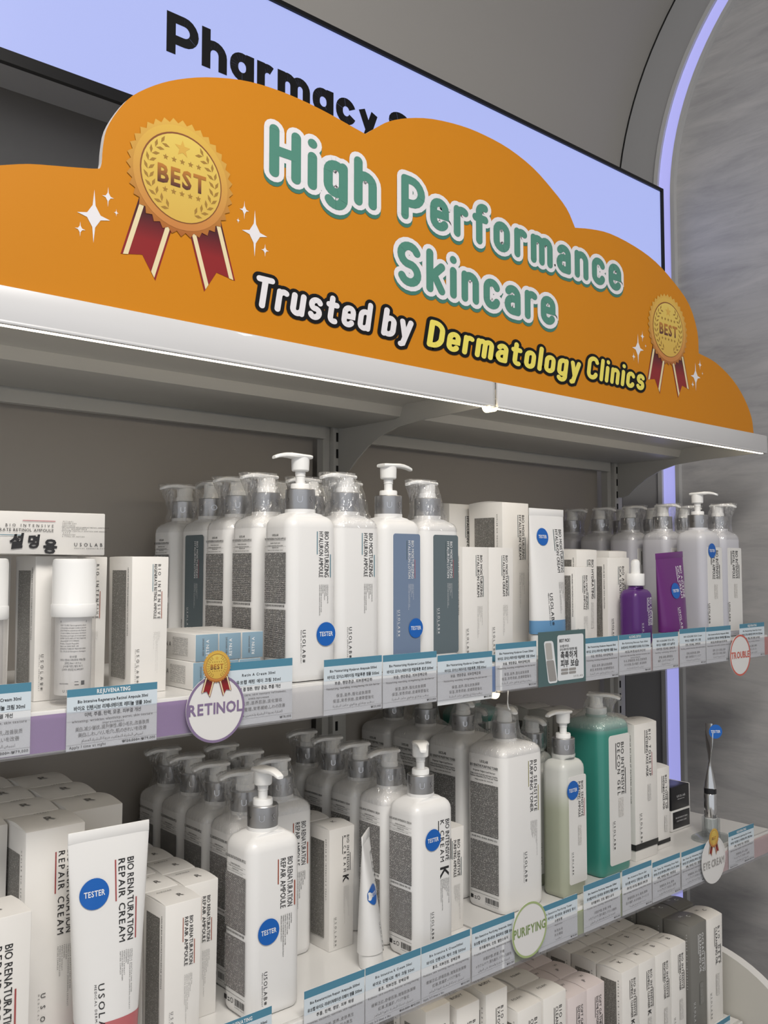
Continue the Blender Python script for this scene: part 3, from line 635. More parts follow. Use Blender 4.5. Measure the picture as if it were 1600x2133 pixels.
def design(mb, W, H, y, l1, l2, f0, f1, x0, x1, ing=(), g=(.43, .62), lg=(.70, .89, .265, .355), ink=0, acc=(1, 1), bars=True, big=None, bold=.006, sub=None):
    """front artwork; fractions of the face: x from the left edge, f downwards from the top"""
    X = lambda f: (f - .5) * W; Z = lambda f: H * (1 - f); d = (x1 - x0); h = d * W * .42; sub = ink if sub is None else sub
    L = Z(f0) - Z(f1)
    T(mb, l1, (X(x1) - h, y, Z(f0)), -UP, RX, h, L, bold, ink); T(mb, l2, (X(x0), y, Z(f0)), -UP, RX, h, L, bold, ink)
    if bars:
        bw = h * .22
        bar(mb, X(x0) - h * .45, bw, Z(f0 + (f1 - f0) * .5), Z(f0), y, acc[0]); bar(mb, X(x1) + h * .45, bw, Z(f1), Z(f0 + (f1 - f0) * .5), y, acc[1])
    if ing:
        n = len(ing); wl = (x1 - x0) * W / n; mx = max(len(s) for s in ing); hh = min(wl * .56, .0024)
        for i, s in enumerate(ing):
            T(mb, '· ' + s, (X(x1) - (i + 1) * wl + wl * .2, y, Z(g[0])), -UP, RX, hh, (Z(g[0]) - Z(g[1])) * len(s) / mx, .004, sub)
    if lg: logo(mb.lg or mb, X(lg[2]), X(lg[3]), Z(lg[0]), Z(lg[1]), y, ink, sub)
    if big: T(mb, big[0], (X(big[1]), y, Z(big[2])), -UP, RX, big[3], None, .02, ink)
def barcode(mb, o, u, v, w, h, m):
    rs = random.Random(3); x = 0.
    while x < w:
        a = rs.choice((.0004, .0006, .0009)); mb.quad(Vector(o) + Vector(u) * x, u, v, a, h, m); x += a + rs.choice((.0004, .0006, .0008))
def side_panel(mb, D, H, x, head, kline='유쏘랩 바이오 모이스처라이징 히알루론 앰플'):
    """back label printed on the left side face: headings, dense small print, symbols, barcode"""
    u, v = FR, UP; w = D * .72; o = lambda a, z: Vector((x, w / 2 - a, z))
    z = H - .034
    for k, (s, h, L) in enumerate(head):
        T(mb, s, (x, 0, z), u, v, h, min(L, w), .012, 0, 'c'); z -= h * 1.9
        if k in (1, 3): mb.quad(o(0, z + h * 1.5), u, v, w, .0002, 0)
    zb = .030
    mb.quad(o(0, zb + (z - zb) * .52), u, v, w, (z - zb) * .48, 1, True); mb.quad(o(0, zb), u, v, w, (z - zb) * .46, 1, True)
    T(mb, kline, (x, 0, zb + (z - zb) * .485), u, v, .0022, w * .9, .02, 0, 'c')
    mb.quad(o(0, .0245), u, v, w, .0004, 0)
    mb.quad(o(0, .0135), u, v, .006, .006, 0); mb.quad(o(.0085, .0135), u, v, .005, .0012, 0); mb.quad(o(.0085, .0165), u, v, .004, .0012, 0)
    for a0, a1 in ((90, 200), (210, 320), (330, 440)):
        c = o(.018, .0165); P = [c + u * (.0034 * math.cos(math.radians(a))) + v * (.0034 * math.sin(math.radians(a))) for a in (a0, (a0 + a1) / 2, a1)]
        Q = [c + (p - c) * .72 for p in P]; mb.add(P + Q[::-1], [(0, 1, 4, 5), (1, 2, 3, 4)], 0)
    barcode(mb, o(w * .52, .0125), u, v, w * .46, .0085, 0)
    T(mb, '8 809021 690649', (x, w / 2 - w * .52, .0095), u, v, .0016, w * .46, .004, 0)
def sticker(r, y, x, z, tilt=0):
    b = MB(); n = 36
    b.add([(0, 0, 0)] + [(r * math.cos(2 * math.pi * i / n), 0, r * math.sin(2 * math.pi * i / n)) for i in range(n)], [(0, 1 + i, 1 + (i + 1) % n) for i in range(n)], 0)
    T(b, 'TESTER', (0, -.00025, -r * .165), RX, UP, r * .36, r * 1.42, .02, 1, 'c')
    return ('tester_sticker', b.mesh('tester_sticker', ['tester', 'whiteink'], False), [], (x, y, z), (0, tilt, 0))

# ================================================================== PUMP BOTTLES
def pump_parts(H, up, ang, r=.0200, collar=True, wide=1.):
    d = Vector((math.cos(math.radians(ang)), math.sin(math.radians(ang)), 0)); e = Vector((-d.y, d.x, 0)); ps = []
    if collar:
        b = MB(); b.lathe([(r - .0006, H - .002), (r, H), (r, H + .028), (r - .0008, H + .029), (r - .004, H + .029)], 32)
        for i, c in enumerate(LOGO + '+'):
            a = math.radians(-128 + 360 / 7 * i); nn = Vector((math.cos(a), math.sin(a), 0)); t = Vector((-math.sin(a), math.cos(a), 0))
            T(b, c, nn * (r + .00035) + UP * (H + .0105) - t * .0032, t, UP, .0085, None, .004, 1)
        ps.append(('collar', b.mesh('collar', ['alu', 'emboss']), []))
        z0 = H + .029
    else:
        b = MB(); b.lathe([(.0185, H - .002), (.0185, H + .004), (.0192, H + .005), (.0192, H + .013), (.0180, H + .014), (.012, H + .014)], 28); ps.append(('screw_cap', b.mesh('screw_cap', ['pump']), [])); z0 = H + .014
    b = MB(); b.lathe([(.0130, z0 - .002), (.0130, z0 + .006), (.0122, z0 + .0075), (.007, z0 + .0075)], 24); 
    if up: b.lathe([(.0062, z0 + .007), (.0062, z0 + .017), (.0070, z0 + .018), (.0066, z0 + .020), (.0072, z0 + .0215), (.0068, z0 + .0235), (.0078, z0 + .025), (.0078, z0 + .027)], 20)
    ps.append(('pump_neck', b.mesh('pump_neck', ['pump']), []))
    hz = z0 + (.0245 if up else .003); b = MB()
    b.lathe([(.0105, hz), (.0118, hz + .0015), (.0122, hz + .012), (.0122, hz + .019)], 24)
    rings = []
    prof = [(-.0142, .010, .0212, .0175), (-.0138, .020, .0220, .0168), (-.010, .0245, .0225, .0164), (0, .0255, .0228, .0163), (.012, .0245, .0234, .0166), (.020, .0185, .0240, .0172), (.030, .0145, .0234, .0174), (.040, .0120, .0214, .0162), (.0475, .0105, .0188, .0142), (.0490, .008, .0178, .0142)]
    for s, w, zt, zb in prof:
        c = d * (s * wide * (.86 if s > 0 else 1)); R = []
        for i in range(12):
            a = 2 * math.pi * i / 12; q = math.cos(a); p = math.sin(a)
            sq = abs(q) ** .6 * (1 if q > 0 else -1); sp = abs(p) ** .6 * (1 if p > 0 else -1)
            R.append(tuple(c + e * (sq * w / 2) + UP * (hz + (zt + zb) / 2 + sp * (zt - zb) / 2)))
        rings.append(R)
    b.loft(rings); ps.append(('pump_head', b.mesh('pump_head', ['pump']), []))
    return ps, hz + .0232
def film_part(W, D, H, top, ang, wide=1., seed=1):
    rs = random.Random(seed); d = Vector((math.cos(math.radians(ang)), math.sin(math.radians(ang)), 0)); e = Vector((-d.y, d.x, 0)); n = 40; rings = []
    def R(f, z, j):
        out = []
        for i in range(n):
            a = 2 * math.pi * i / n; p = Vector(f(a)); k = 1 + j * math.sin(a * 9 + z * 900) * .5 + j * rs.uniform(-.5, .5)
            out.append((p.x * k, p.y * k, z + (rs.uniform(-.0005, .0005) if j else 0)))
        rings.append(out)
    def rr(w, dd, rad):
        P = rrect(w, dd, rad, 9); return lambda a: (P[int(a / (2 * math.pi) * 40 + .5) % 40][0], P[int(a / (2 * math.pi) * 40 + .5) % 40][1], 0)
    def ell(fwd, back, side):
        def f(a):
            q = d * (math.cos(a) * (fwd if math.cos(a) > 0 else back)) + e * (math.sin(a) * side); return (q.x, q.y, 0)
        return f
    off = math.radians(ang)
    def blend(f, g, t):
        def h(a):
            A, B_ = Vector(f(a)), Vector(g(a - off)); return tuple(A.lerp(B_, t))
        return h
    base = rr(W + .0016, D + .0016, .016); head = ell(.046 * wide, .0165, .0155)
    R(rr(W + .0006, D + .0006, .016), H - .0210, 0); R(rr(W - .0002, D - .0002, .016), H - .0165, .003); R(rr(W - .004, D - .004, .016), H - .0115, .004); R(rr(W - .020, D - .018, .016), H - .0045, .010)
    hh = top - H; A = lambda a: a - off
    R(blend(rr(W * .70, D * .70, .016), ell(.030, .028, .028), .35), H + hh * .05, .02); R(blend(rr(W * .6, D * .6, .016), ell(.029, .026, .0255), .85), H + hh * .16, .03)
    for z, q in ((.34, (.029, .0245, .024)), (.52, (.032, .022, .0225)), (.68, (.037, .0190, .0195)), (.82, (.0415, .0165, .0165)), (.93, (.0445, .0155, .0145)), (.985, (.0455, .0150, .0138))):
        R(lambda a, q=q: ell(q[0] * wide, q[1], q[2])(a - off), H + hh * z, .035)
    R(lambda a: tuple(Vector(head(a - off)) * .9), top + .0010, .01); R(lambda a: tuple(Vector(head(a - off)) * .1), top + .0012, 0)
    b = MB(); b.loft(rings, cap0=False); return ('shrink_wrap', b.mesh('shrink_wrap', ['film'], True, 70), [])
def bottle_body(W, D, H, r=.016, nr=.0205, sh=.017):
    b = MB(); n = 5
    A = lambda i, z: [(*p, z) for p in rrect(W - 2 * i, D - 2 * i, max(r - i, .004), n)]
    rings = [A(.007, 0), A(.003, .0012), A(.0008, .005), A(0, .010), A(0, H - sh - .006)]
    for a in (20, 40, 60, 78): rings.append(A(sh * (1 - math.cos(math.radians(a))), H - .006 - sh + sh * math.sin(math.radians(a))))
    c = [(*p, H - .002) for p in circ_like(n, nr)]; l = rings[-1]
    for t, dz in ((.35, .0022), (.7, .003), (1, .004)):
        rings.append([tuple(Vector(p).lerp(Vector((q[0], q[1], p[2])), t) + Vector((0, 0, dz - (0)))) for p, q in zip(l, c)])
    rings.append([(*p, H + .002) for p in circ_like(n, nr)])
    b.loft(rings); return b
_BC = {}
KL = dict(hyal='유쏘랩 바이오 모이스처라이징 히알루론 앰플', rep='유쏘랩 바이오 리네이처레이션 리페어 앰플', kcr='유쏘랩 바이오 인텐시브 케이 크림', ton='유쏘랩 바이오 센시티브 퓨리파잉 토너')
TTL = dict(ret='BIO INTENSIVE REGENERATE RETINOL AMPOULE', hyb='BIO MOISTURIZING HYALURON CREAM', hys='BIO MOISTURIZING HYALURON CREAM', dem='BIO HYDRATING DESTRESS MASK', hya='BIO MOISTURIZING HYALURON AMPOULE', azu='BIO AZULENE CICA SOLUTION', rcb='BIO RENATURATION REPAIR CREAM', rcs='BIO RENATURATION REPAIR CREAM', ram='BIO RENATURATION REPAIR AMPOULE', kcr='BIO INTENSIVE K CREAM', pur='BIO SENSITIVE PURIFYING AMPOULE', mkt='BIO TONE UP WHITENING FACE MASK', mks='BIO TONE UP WHITENING FACE MASK')
def bottle(key, W, D, H, bm, front, head, up=False, ang=180, wrap=True, tester=None, label=None, collar=True, mats=('ink', 'teal', 'teal'), wide=1., plain=False, seed=1):
    k = (key, up, ang, wrap, bool(tester), plain)
    if k in _BC: return _BC[k]
    if ('b', key) not in _BC: 
        _BC[('b', key)] = bottle_body(W, D, H, r=min(.016, D * .26)).mesh('body', [bm])
        b = MB(); b.lg = MB(); front(b, W, H, -D / 2 - (.0010 if label else .0004)); _BC[('f', key)] = b.mesh('title_print', list(mats), False); _BC[('g', key)] = b.lg.mesh('logo_print', list(mats), False)
        if head:
            b = MB(); side_panel(b, D, H, -W / 2 - .0004, head, KL.get(key, KL['hyal'])); _BC[('s', key)] = b.mesh('back_label', ['ink', 'fp_white'], False)
        if label:
            lm, lw, lz0, lz1, lx, lr = label
            b = MB(); pts = [(p[0], p[1]) for p in rrect(lw, lz1 - lz0, lr, 5, lx, (lz0 + lz1) / 2)]; b.plate(pts, -D / 2 - .0005, -D / 2 + .0005); _BC[('l', key)] = b.mesh('label_panel', [lm], False)
    ps = [('body', _BC[('b', key)], [])]
    subs = [('title_print', _BC[('f', key)], []), ('logo_print', _BC[('g', key)], [])]
    if label: ps.append(('label_panel', _BC[('l', key)], subs if not plain else []))
    elif not plain: ps += subs
    if head and not plain: ps.append(('back_label', _BC[('s', key)], []))
    if tester: ps.append(sticker(tester[0], -D / 2 - .0014, tester[1], tester[2], tester[3] if len(tester) > 3 else 0))
    pp, top = pump_parts(H, up, ang, collar=collar, wide=wide); ps += pp
    if wrap: ps.append(film_part(W, D, H, top, ang, wide, seed))
    _BC[k] = ps; return ps
hd = lambda a: [(LOGO, .0026, .014), (a, .0026, .06), ('Sodium Hyaluronate', .0017, .022), ('A highly moisturizing cell care serum', .0014, .034), ('Hyaluronic acid', .0017, .014), ('Calms tired skin and keeps it moist', .0013, .034)]
BW, BD, BH = .079, .066, .222
def hyal(**k): return bottle('hyal', BW, BD, BH, 'plastic', lambda b, W, H, y: design(b, W, H, y, 'BIO MOISTURIZING', 'HYALURON AMPOULE', .125, .395, .585, .785, HY, (.435, .62), (.70, .89, .255, .345), bold=.007), hd('BIO MOISTURIZING HYALURON AMPOULE'), **k)
def lotion(**k):
    return bottle('lot' + k.pop('lm'), BW, BD, BH, 'plastic', lambda b, W, H, y: design(b, W, H, y, 'BIO MOISTURIZING', 'HYALURON LOTION', .165, .41, .60, .74, HY, (.44, .61), (.61, .78, .35, .42), acc=(2, 1)), None, label=(k.pop('lmat'), .052, .020, .195, .006, .004), mats=('whiteink', 'rose', 'slate'), **k)
def repair(**k): return bottle('rep', .081, .066, .226, 'plastic', lambda b, W, H, y: design(b, W, H, y, 'BIO RENATURATION', 'REPAIR AMPOULE', .155, .43, .57, .80, RA, (.465, .70), (.75, .93, .27, .36), bold=.007), [('USOLAB BIO RENATURATION REPAIR AMPOULE', .0036, .06)] + hd('BIO RENATURATION REPAIR AMPOULE')[2:], mats=('ink', 'rust'), **k)
def kcream(**k): return bottle('kcr', .081, .066, .226, 'plastic', lambda b, W, H, y: design(b, W, H, y, 'BIO INTENSIVE', 'K CREAM', .155, .42, .60, .83, KC, (.525, .73), (.72, .89, .38, .46), bold=.006, big=('K', .60, .455, .017)), [('USOLAB BIO INTENSIVE K CREAM', .003, .06)] + hd('BIO INTENSIVE K CREAM')[2:], mats=('ink', 'ink'), **k)
def toner(**k): return bottle('ton', .104, .086, .272, 'plastic', lambda b, W, H, y: design(b, W, H, y, 'BIO SENSITIVE', 'PURIFYING TONER', .12, .43, .63, .80, TN, (.48, .70), (.66, .84, .49, .57), bold=.008), [(LOGO, .004, .018), ('BIO SENSITIVE PURIFYING TONER', .004, .07), ('Origanum Vulgare Leaf Extract', .0027, .05), ('Helps soothe tired skin and keep it healthy', .0022, .06), ('Melaleuca Alternifolia (Tea Tree) Leaf Water', .0027, .07), ('Helps soothe the tired skin', .0022, .04)], mats=('ink', 'olive'), **k)
def revital(**k): return bottle('rev', .078, .066, .226, 'lav', lambda b, W, H, y: design(b, W, H, y, 'BIO INTENSIVE', 'REVITAL AMPOULE', .20, .46, .44, .74, (), lg=(.68, .86, .20, .31), bold=.004) or b.quad((W * .02, y, H * .36), RX, UP, W * .16, H * .13, 2, True, True), None, label=('label', .058, .012, .187, .006, .003), mats=('ink', 'ink', 'fp_pale'), **k)
def purif(**k): return bottle('pur', .064, .052, .236, 'sage', lambda b, W, H, y: design(b, W, H, y, 'BIO SENSITIVE', 'PURIFYING AMPOULE', .185, .44, .58, .80, (), lg=(.68, .84, .30, .38), bold=.004, acc=(1, 2)) or b.quad((W * .06, y, H * .36), RX, UP, W * .14, H * .14, 3, True, True), None, label=('label', .048, .022, .203, .004, .004), mats=('ink', 'slate', 'rose', 'fp_pale'), **k)
def decon(**k): return bottle('dec', .096, .088, .284, 'green', lambda b, W, H, y: design(b, W, H, y, 'BIO INTENSIVE', 'DECON GEL', .165, .50, .50, .72, (), lg=(.66, .84, .36, .44), bold=.006) or b.quad((W * .03, y, H * .36), RX, UP, W * .16, H * .12, 2, True, True), None, label=('label', .066, .018, .252, .008, .006), collar=False, mats=('ink', 'ink', 'fp_pale'), wide=1.1, **k)

# ================================================================== CARTONS
def carton_body(W, D, H, bulge=.002, base=None):
    """folded carton; the lid flap bows a little from front to back"""
    b = MB(); r = .0012; n = 2; N = 8
    R = lambda z, i=0.: [(*p, z) for p in rrect(W - 2 * i, D - 2 * i, r, n)]
    b.loft([R(0, .0006), R(0, .0012), R(H - .0008), R(H, .0006)][1:], 0, True, False)
    vs, fs = [], []
    for j in range(N + 1):
        y = -D / 2 + .0006 + (D - .0012) * j / N; z = H + bulge * math.sin(math.pi * j / N)
        vs += [(-W / 2 + .0006, y, z), (W / 2 - .0006, y, z)]
    for j in range(N): fs.append((2 * j, 2 * j + 1, 2 * j + 3, 2 * j + 2))
    b.add(vs, fs, 0)
    for s in (0, 1): b.add([(vs[2 * j + s][0], vs[2 * j + s][1], H - .0004) for j in range(N + 1)] + [vs[2 * j + s] for j in range(N + 1)], [((j, j + 1, N + 2 + j, N + 1 + j) if s else (j + 1, j, N + 1 + j, N + 2 + j)) for j in range(N)], 0)
    for s in (-1, 1): b.add([(-W / 2 + .0006, s * (D / 2 - .0006), H - .0004), (W / 2 - .0006, s * (D / 2 - .0006), H - .0004), (W / 2 - .0006, s * (D / 2 - .0006), H + .00001), (-W / 2 + .0006, s * (D / 2 - .0006), H + .00001)], [(0, 1, 2, 3)], 0)
    if base:
        z0, z1, mi = base; b.loft([R(z0, -.0003), R(z1, -.0003)], mi)
    return b
_CC = {}
def carton(key, W, D, H, front, top=None, side='fp_carton', cm='carton', mats=('ink', 'teal'), bulge=.002, base=None, sideimg=None, topm='ink2'):
    if key in _CC: return _CC[key]
    ps = [('carton', carton_body(W, D, H, bulge, base).mesh('carton', [cm] + ([base[3]] if base else [])), [])] if not base else [('carton', carton_body(W, D, H, bulge, base[:3]).mesh('carton', [cm, base[3]]), [])]
    b = MB(); b.lg = MB(); front(b, W, H, -D / 2 - .0003); ps.append(('title_print', b.mesh('title_print', list(mats), False), []))
    if b.lg.f: ps.append(('logo_print', b.lg.mesh('logo_print', list(mats), False), []))
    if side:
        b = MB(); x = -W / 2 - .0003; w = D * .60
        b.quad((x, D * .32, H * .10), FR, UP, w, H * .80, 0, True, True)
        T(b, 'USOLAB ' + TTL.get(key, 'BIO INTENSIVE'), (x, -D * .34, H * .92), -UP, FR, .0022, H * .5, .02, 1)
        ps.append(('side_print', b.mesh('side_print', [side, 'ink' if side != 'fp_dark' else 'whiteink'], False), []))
    if top:
        b = MB()
        for s, x, y, h in top: T(b, s, (x * W, y * D, H + bulge + .0004), RX, Vector((0, 1, 0)), h, None, .012, 0, 'c')
        ps.append(('lid_print', b.mesh('lid_print', [topm], False), []))
    _CC[key] = ps; return ps
dz = design
def c_ret(): return carton('ret', .048, .062, .160, lambda b, W, H, y: dz(b, W, H, y, 'BIO INTENSIVE', 'REGENERATE RETINOL AMPOULE', .055, .46, .60, .78, RT, (.55, .86), (.68, .93, .16, .26), bold=.004, acc=(1, 2)), None, mats=('ink', 'teal', 'rust'), bulge=.0006)
def c_hyb(): return carton('hyb', .070, .078, .258, lambda b, W, H, y: dz(b, W, H, y, 'BIO MOISTURIZING', 'HYALURON CREAM', .08, .38, .62, .82, HY, (.46, .70), (.62, .86, .15, .25)), None, mats=('ink', 'slate'), bulge=.003)
def c_hys(): return carton('hys', .0585, .058, .178, lambda b, W, H, y: dz(b, W, H, y, 'BIO MOISTURIZING', 'HYALURON CREAM', .07, .43, .56, .76, HY, (.50, .78), (.70, .94, .16, .26)), None, mats=('ink', 'slate'), base=(.0002, .010, 1, 'tagblue'), bulge=.0005)
def c_dem(): return carton('dem', .062, .05, .178, lambda b, W, H, y: dz(b, W, H, y, 'BIO HYDRATING', 'DESTRESS MASK', .10, .50, .56, .82, (), lg=(.68, .92, .12, .22)) or b.quad((W * .10, y, H * .20), RX, UP, W * .2, H * .26, 2, True, True), None, mats=('ink', 'slate', 'fp_pale'))
def c_hya(): return carton('hya', .047, .042, .147, lambda b, W, H, y: dz(b, W, H, y, 'BIO MOISTURIZING', 'HYALURON AMPOULE', .10, .50, .50, .74, HY, (.57, .85), (.72, .95, .12, .22)), None, mats=('ink', 'slate'), bulge=.0008)
def c_azu(): return carton('azu', .072, .056, .1645, lambda b, W, H, y: dz(b, W, H, y, 'BIO AZULENE', 'CICA SOLUTION', .10, .52, .52, .74, (), lg=(.70, .95, .18, .28)), None, mats=('ink', 'slate'), bulge=.0008)
def c_rcb(): return carton('rcb', .068, .074, .270, lambda b, W, H, y: dz(b, W, H, y, 'BIO RENATURATION', 'REPAIR CREAM', .10, .44, .55, .80, RC, (.48, .74), (.66, .96, .30, .41)), [('R', .05, -.2, .013), ('CREAM', .05, .22, .0035)], mats=('ink', 'red'), bulge=.004)
def c_rcs(): return carton('rcs', .062, .060, .212, lambda b, W, H, y: dz(b, W, H, y, 'BIO RENATURATION', 'REPAIR CREAM', .13, .56, .40, .70, RC, (.60, .95), None), [('R', .05, -.2, .011)], mats=('ink', 'red'), bulge=.002)
def c_ram(): return carton('ram', .0485, .056, .166, lambda b, W, H, y: dz(b, W, H, y, 'BIO RENATURATION', 'REPAIR AMPOULE', .11, .45, .53, .76, RA, (.50, .85), (.74, .98, .18, .28)), [('R', .12, -.22, .0085), ('AMPOULE', -.1, .2, .0030)], mats=('ink', 'rust'), bulge=.002)
def c_kcr(): return carton('kcr', .048, .054, .175, lambda b, W, H, y: dz(b, W, H, y, 'BIO INTENSIVE', 'K CREAM', .07, .37, .56, .78, KC, (.48, .80), (.73, .97, .22, .32), big=('K', .54, .40, .0105)), [('K', .05, -.12, .008)], mats=('ink', 'ink'), bulge=.0035)
def c_pur(): return carton('pur', .047, .046, .156, lambda b, W, H, y: dz(b, W, H, y, 'BIO SENSITIVE', 'PURIFYING AMPOULE', .12, .48, .50, .80, TN, (.55, .90), None), None, mats=('ink', 'slate'), bulge=.0015)
def c_mkt(): return carton('mkt', .0775, .062, .2575, lambda b, W, H, y: dz(b, W, H, y, 'BIO TONE UP', 'WHITENING FACE MASK', .05, .40, .50, .72, (), lg=(.66, .88, .22, .32), acc=(1, 2)) or b.quad((W * .06, y, H * .42), RX, UP, W * .14, H * .12, 3, True, True), [('T', .05, -.1, .008)], mats=('ink', 'ink', 'rose', 'fp_pale'), base=(.020, .031, 1, 'blackstripe'), bulge=.005)
def c_mks(): return carton('mks', .045, .05, .159, lambda b, W, H, y: dz(b, W, H, y, 'BIO TONE UP', 'WHITENING FACE MASK', .10, .52, .42, .76, (), lg=None, acc=(1, 1)) or b.quad((W * .02, y, H * .2), RX, UP, W * .24, H * .2, 2, True, True), None, mats=('ink', 'ink', 'fp_pale'), base=(.010, .017, 1, 'blackstripe'), bulge=.003)
def c_box(key, W, D, H, l1, l2, tops, cm='carton', ink='ink', side='fp_carton', big=None, bulge=.003):
    return carton(key, W, D, H, lambda b, w, h, y: dz(b, w, h, y, l1, l2, .10, .46, .52, .80, (), lg=(.70, .95, .16, .27), big=big) or b.quad((w * .02, y, h * .25), RX, UP, w * .22, h * .2, 2, True, True), tops, mats=(ink, ink, 'fp_pale' if cm != 'carton_grey' else 'fp_dark'), cm=cm, side=side, bulge=bulge, topm='ink2' if ink == 'ink' else 'whiteink')

# ================================================================== TUBES, SERUM, DROPPER, WAND
def tube(W, T0, H, capH, bm, front, mats, band=None, tester=None, capw=.8, key=None):
    """standing on its cap; oval above the cap, pinched flat at the crimped end"""
    n = 40; b = MB(); rings = []
    N = 10
    for k in range(N + 1):
        t = k / N; z = capH + (H - capH - .012) * t; w = W * (capw + (1 - capw) * t); d = T0 * (1 - t) ** .85 + .0022
        rings.append([(math.copysign(abs(math.cos(a)) ** (1 - .55 * t), math.cos(a)) * w / 2, math.copysign(abs(math.sin(a)) ** (1 - .3 * t), math.sin(a)) * d / 2, z) for a in [2 * math.pi * i / n for i in range(n)]])
    b.loft(rings); ps = []
    me = b.mesh('body', [bm]); 
    b = MB(); b.rbox(-W / 2, W / 2, -.0011, .0011, H - .0125, H, .0008, .0009); ps.append(('crimp', b.mesh('crimp', [bm]), []))
    cw = W * capw * .94
    b = MB(); el = lambda s, z: [(math.cos(2 * math.pi * i / n) * cw / 2 * s, math.sin(2 * math.pi * i / n) * T0 * .47 * s, z) for i in range(n)]
    b.loft([el(.97, 0), el(1, .002), el(1, capH - .001), el(.9, capH)]); ps.append(('cap', b.mesh('cap', ['pump']), []))
    if band:
        b = MB(); z1 = band[1]; t = (z1 - capH) / (H - capH - .012)
        R = lambda t, e: [(math.copysign(abs(math.cos(a)) ** (1 - .55 * t), math.cos(a)) * (W * (capw + (1 - capw) * t) / 2 + e), math.copysign(abs(math.sin(a)) ** (1 - .3 * t), math.sin(a)) * ((T0 * (1 - t) ** .85 + .0022) / 2 + e), capH + (H - capH - .012) * t) for a in [2 * math.pi * i / n for i in range(n)]]
        b.loft([R(0, .0002), R(t / 2, .0003), R(t, .0003)], 0, False, False); ps.append(('colour_band', b.mesh('colour_band', [band[0]]), []))
    b = MB(); b.lg = MB(); front(b, W, H, -T0 / 2 - .0006)
    # drape the artwork on the tube's front
    def yf(x, z):
        t = min(1, max(0, (z - capH) / (H - capH - .012))); w = W * (capw + (1 - capw) * t); d = T0 * (1 - t) ** .85 + .0022; c = min(.98, abs(x) / (w / 2))
        s = (1 - c ** (2 / (1 - .55 * t))) ** ((1 - .3 * t) / 2); return -d / 2 * s
    for q in (b, b.lg): q.v = [(x * (capw + (1 - capw) * (z / H)), yf(x * (capw + (1 - capw) * (z / H)), z) + (y + T0 / 2) * .8, z) for x, y, z in q.v]
    ps += [('title_print', b.mesh('title_print', list(mats), False), []), ('logo_print', b.lg.mesh('logo_print', list(mats), False), [])]
    if tester:
        st = list(sticker(*tester)); m2 = st[1]
        for v in m2.vertices:
            v.co.y = yf(v.co.x + tester[2], v.co.z + tester[3]) - .0010 + (v.co.y if v.co.y < -.0001 else 0)
        st[3] = (tester[2], 0, tester[3]); st[4] = (0, 0, 0); ps.append(tuple(st))
    return [('body', me, [])] + ps
def serum(key='serum'):
    ps = []
    b = MB(); b.lathe([(.0235, .094), (.0242, .096), (.0242, .107), (.0235, .108), (.0232, .1085), (.0232, .152), (.0222, .156), (.0200, .157)], 40); ps.append(('cap', b.mesh('cap', ['pump']), []))
    b = MB(); b.lathe([(.0188, .010), (.0192, .012), (.0192, .094)], 36); ps.append(('inner_bottle', b.mesh('inner_bottle', ['plastic']), []))
    b = MB(); b.lathe([(.0200, 0), (.0225, .001), (.0232, .004), (.0232, .094)], 40, cap1=False); ps.append(('clear_shell', b.mesh('clear_shell', ['glassbot']), []))
    b = MB(); n = 14
    def cyl(u, z, r=.0195): a = math.radians(-90 - 22) + u / r; return (r * math.cos(a), r * math.sin(a), z)
    q = MB(); hw = .0145
    q.quad((-hw, 0, .088), RX, UP, 2 * hw, .0022, 0)
    rs = random.Random(5)
    for i, s in enumerate(['HOW TO USE | Take an appropriate amount', 'of the product and apply it evenly to your skin', '[CAUTION] For external use only. Keep out', 'of reach of children. Avoid contact with the eyes', 'Discontinue use if signs of irritation appear', '[EXPIRY DATE AND LOT NO.] Separately', 'indicated [EXP YYYY/MM/DD]', 'Praha, Czech Republic', 'Harrow HA3 5HF, UK', '[MANUFACTURED BY MELROSE KOREA', 'CO., LTD.] 31, 121 Chibongsan-ro, Gyeonggi-do']):
        T(q, s, (-hw, 0, .0845 - i * .0028), RX, UP, .0015, 2 * hw * (.98 if i not in (6, 7, 8) else .7), .004, 0)
    for i, s in enumerate(['유쏘랩', '바이오 인텐시브 리제너레이트 레티놀 앰플', '[용량] 30ml / 1.01 fl oz', '[사용기한] 별도표기', '[소비자 상담실] 02.3492.0177']): T(q, s, (0, 0, .0505 - i * .0034), RX, UP, .0019, 2 * hw * (.25, .95, .6, .7, .8)[i], .004, 0, 'c')
    T(q, 'MADE IN KOREA', (-hw, 0, .022), RX, UP, .0015, .010, .004, 0); q.quad((.002, 0, .021), RX, UP, .0045, .0008, 0); q.quad((.002, 0, .0245), RX, UP, .0040, .0006, 0); q.quad((.009, 0, .021), RX, UP, .004, .0045, 0)
    T(q, 'USOLAB', (0, 0, .0135), RX, UP, .0026, .021, .004, 0, 'c')
    q.v = [cyl(x, z) for x, y, z in q.v]; ps.append(('back_label', q.mesh('back_label', ['ink'], False), []))
    return ps
# ================================================================== STOCK ON THE SHELVES
ORD = ['first', 'second', 'third', 'fourth', 'fifth', 'sixth']
def setb(name, parts, xl, yf, W, D, z, label, cat, group=None, rz=0.):
    return spawn(name, parts, (xl + W / 2, yf + D / 2, z), rz, label, cat, group)
ZM, ZL, ZB = 1.4004, .9854, .6334
PB = 'pump_bottle'

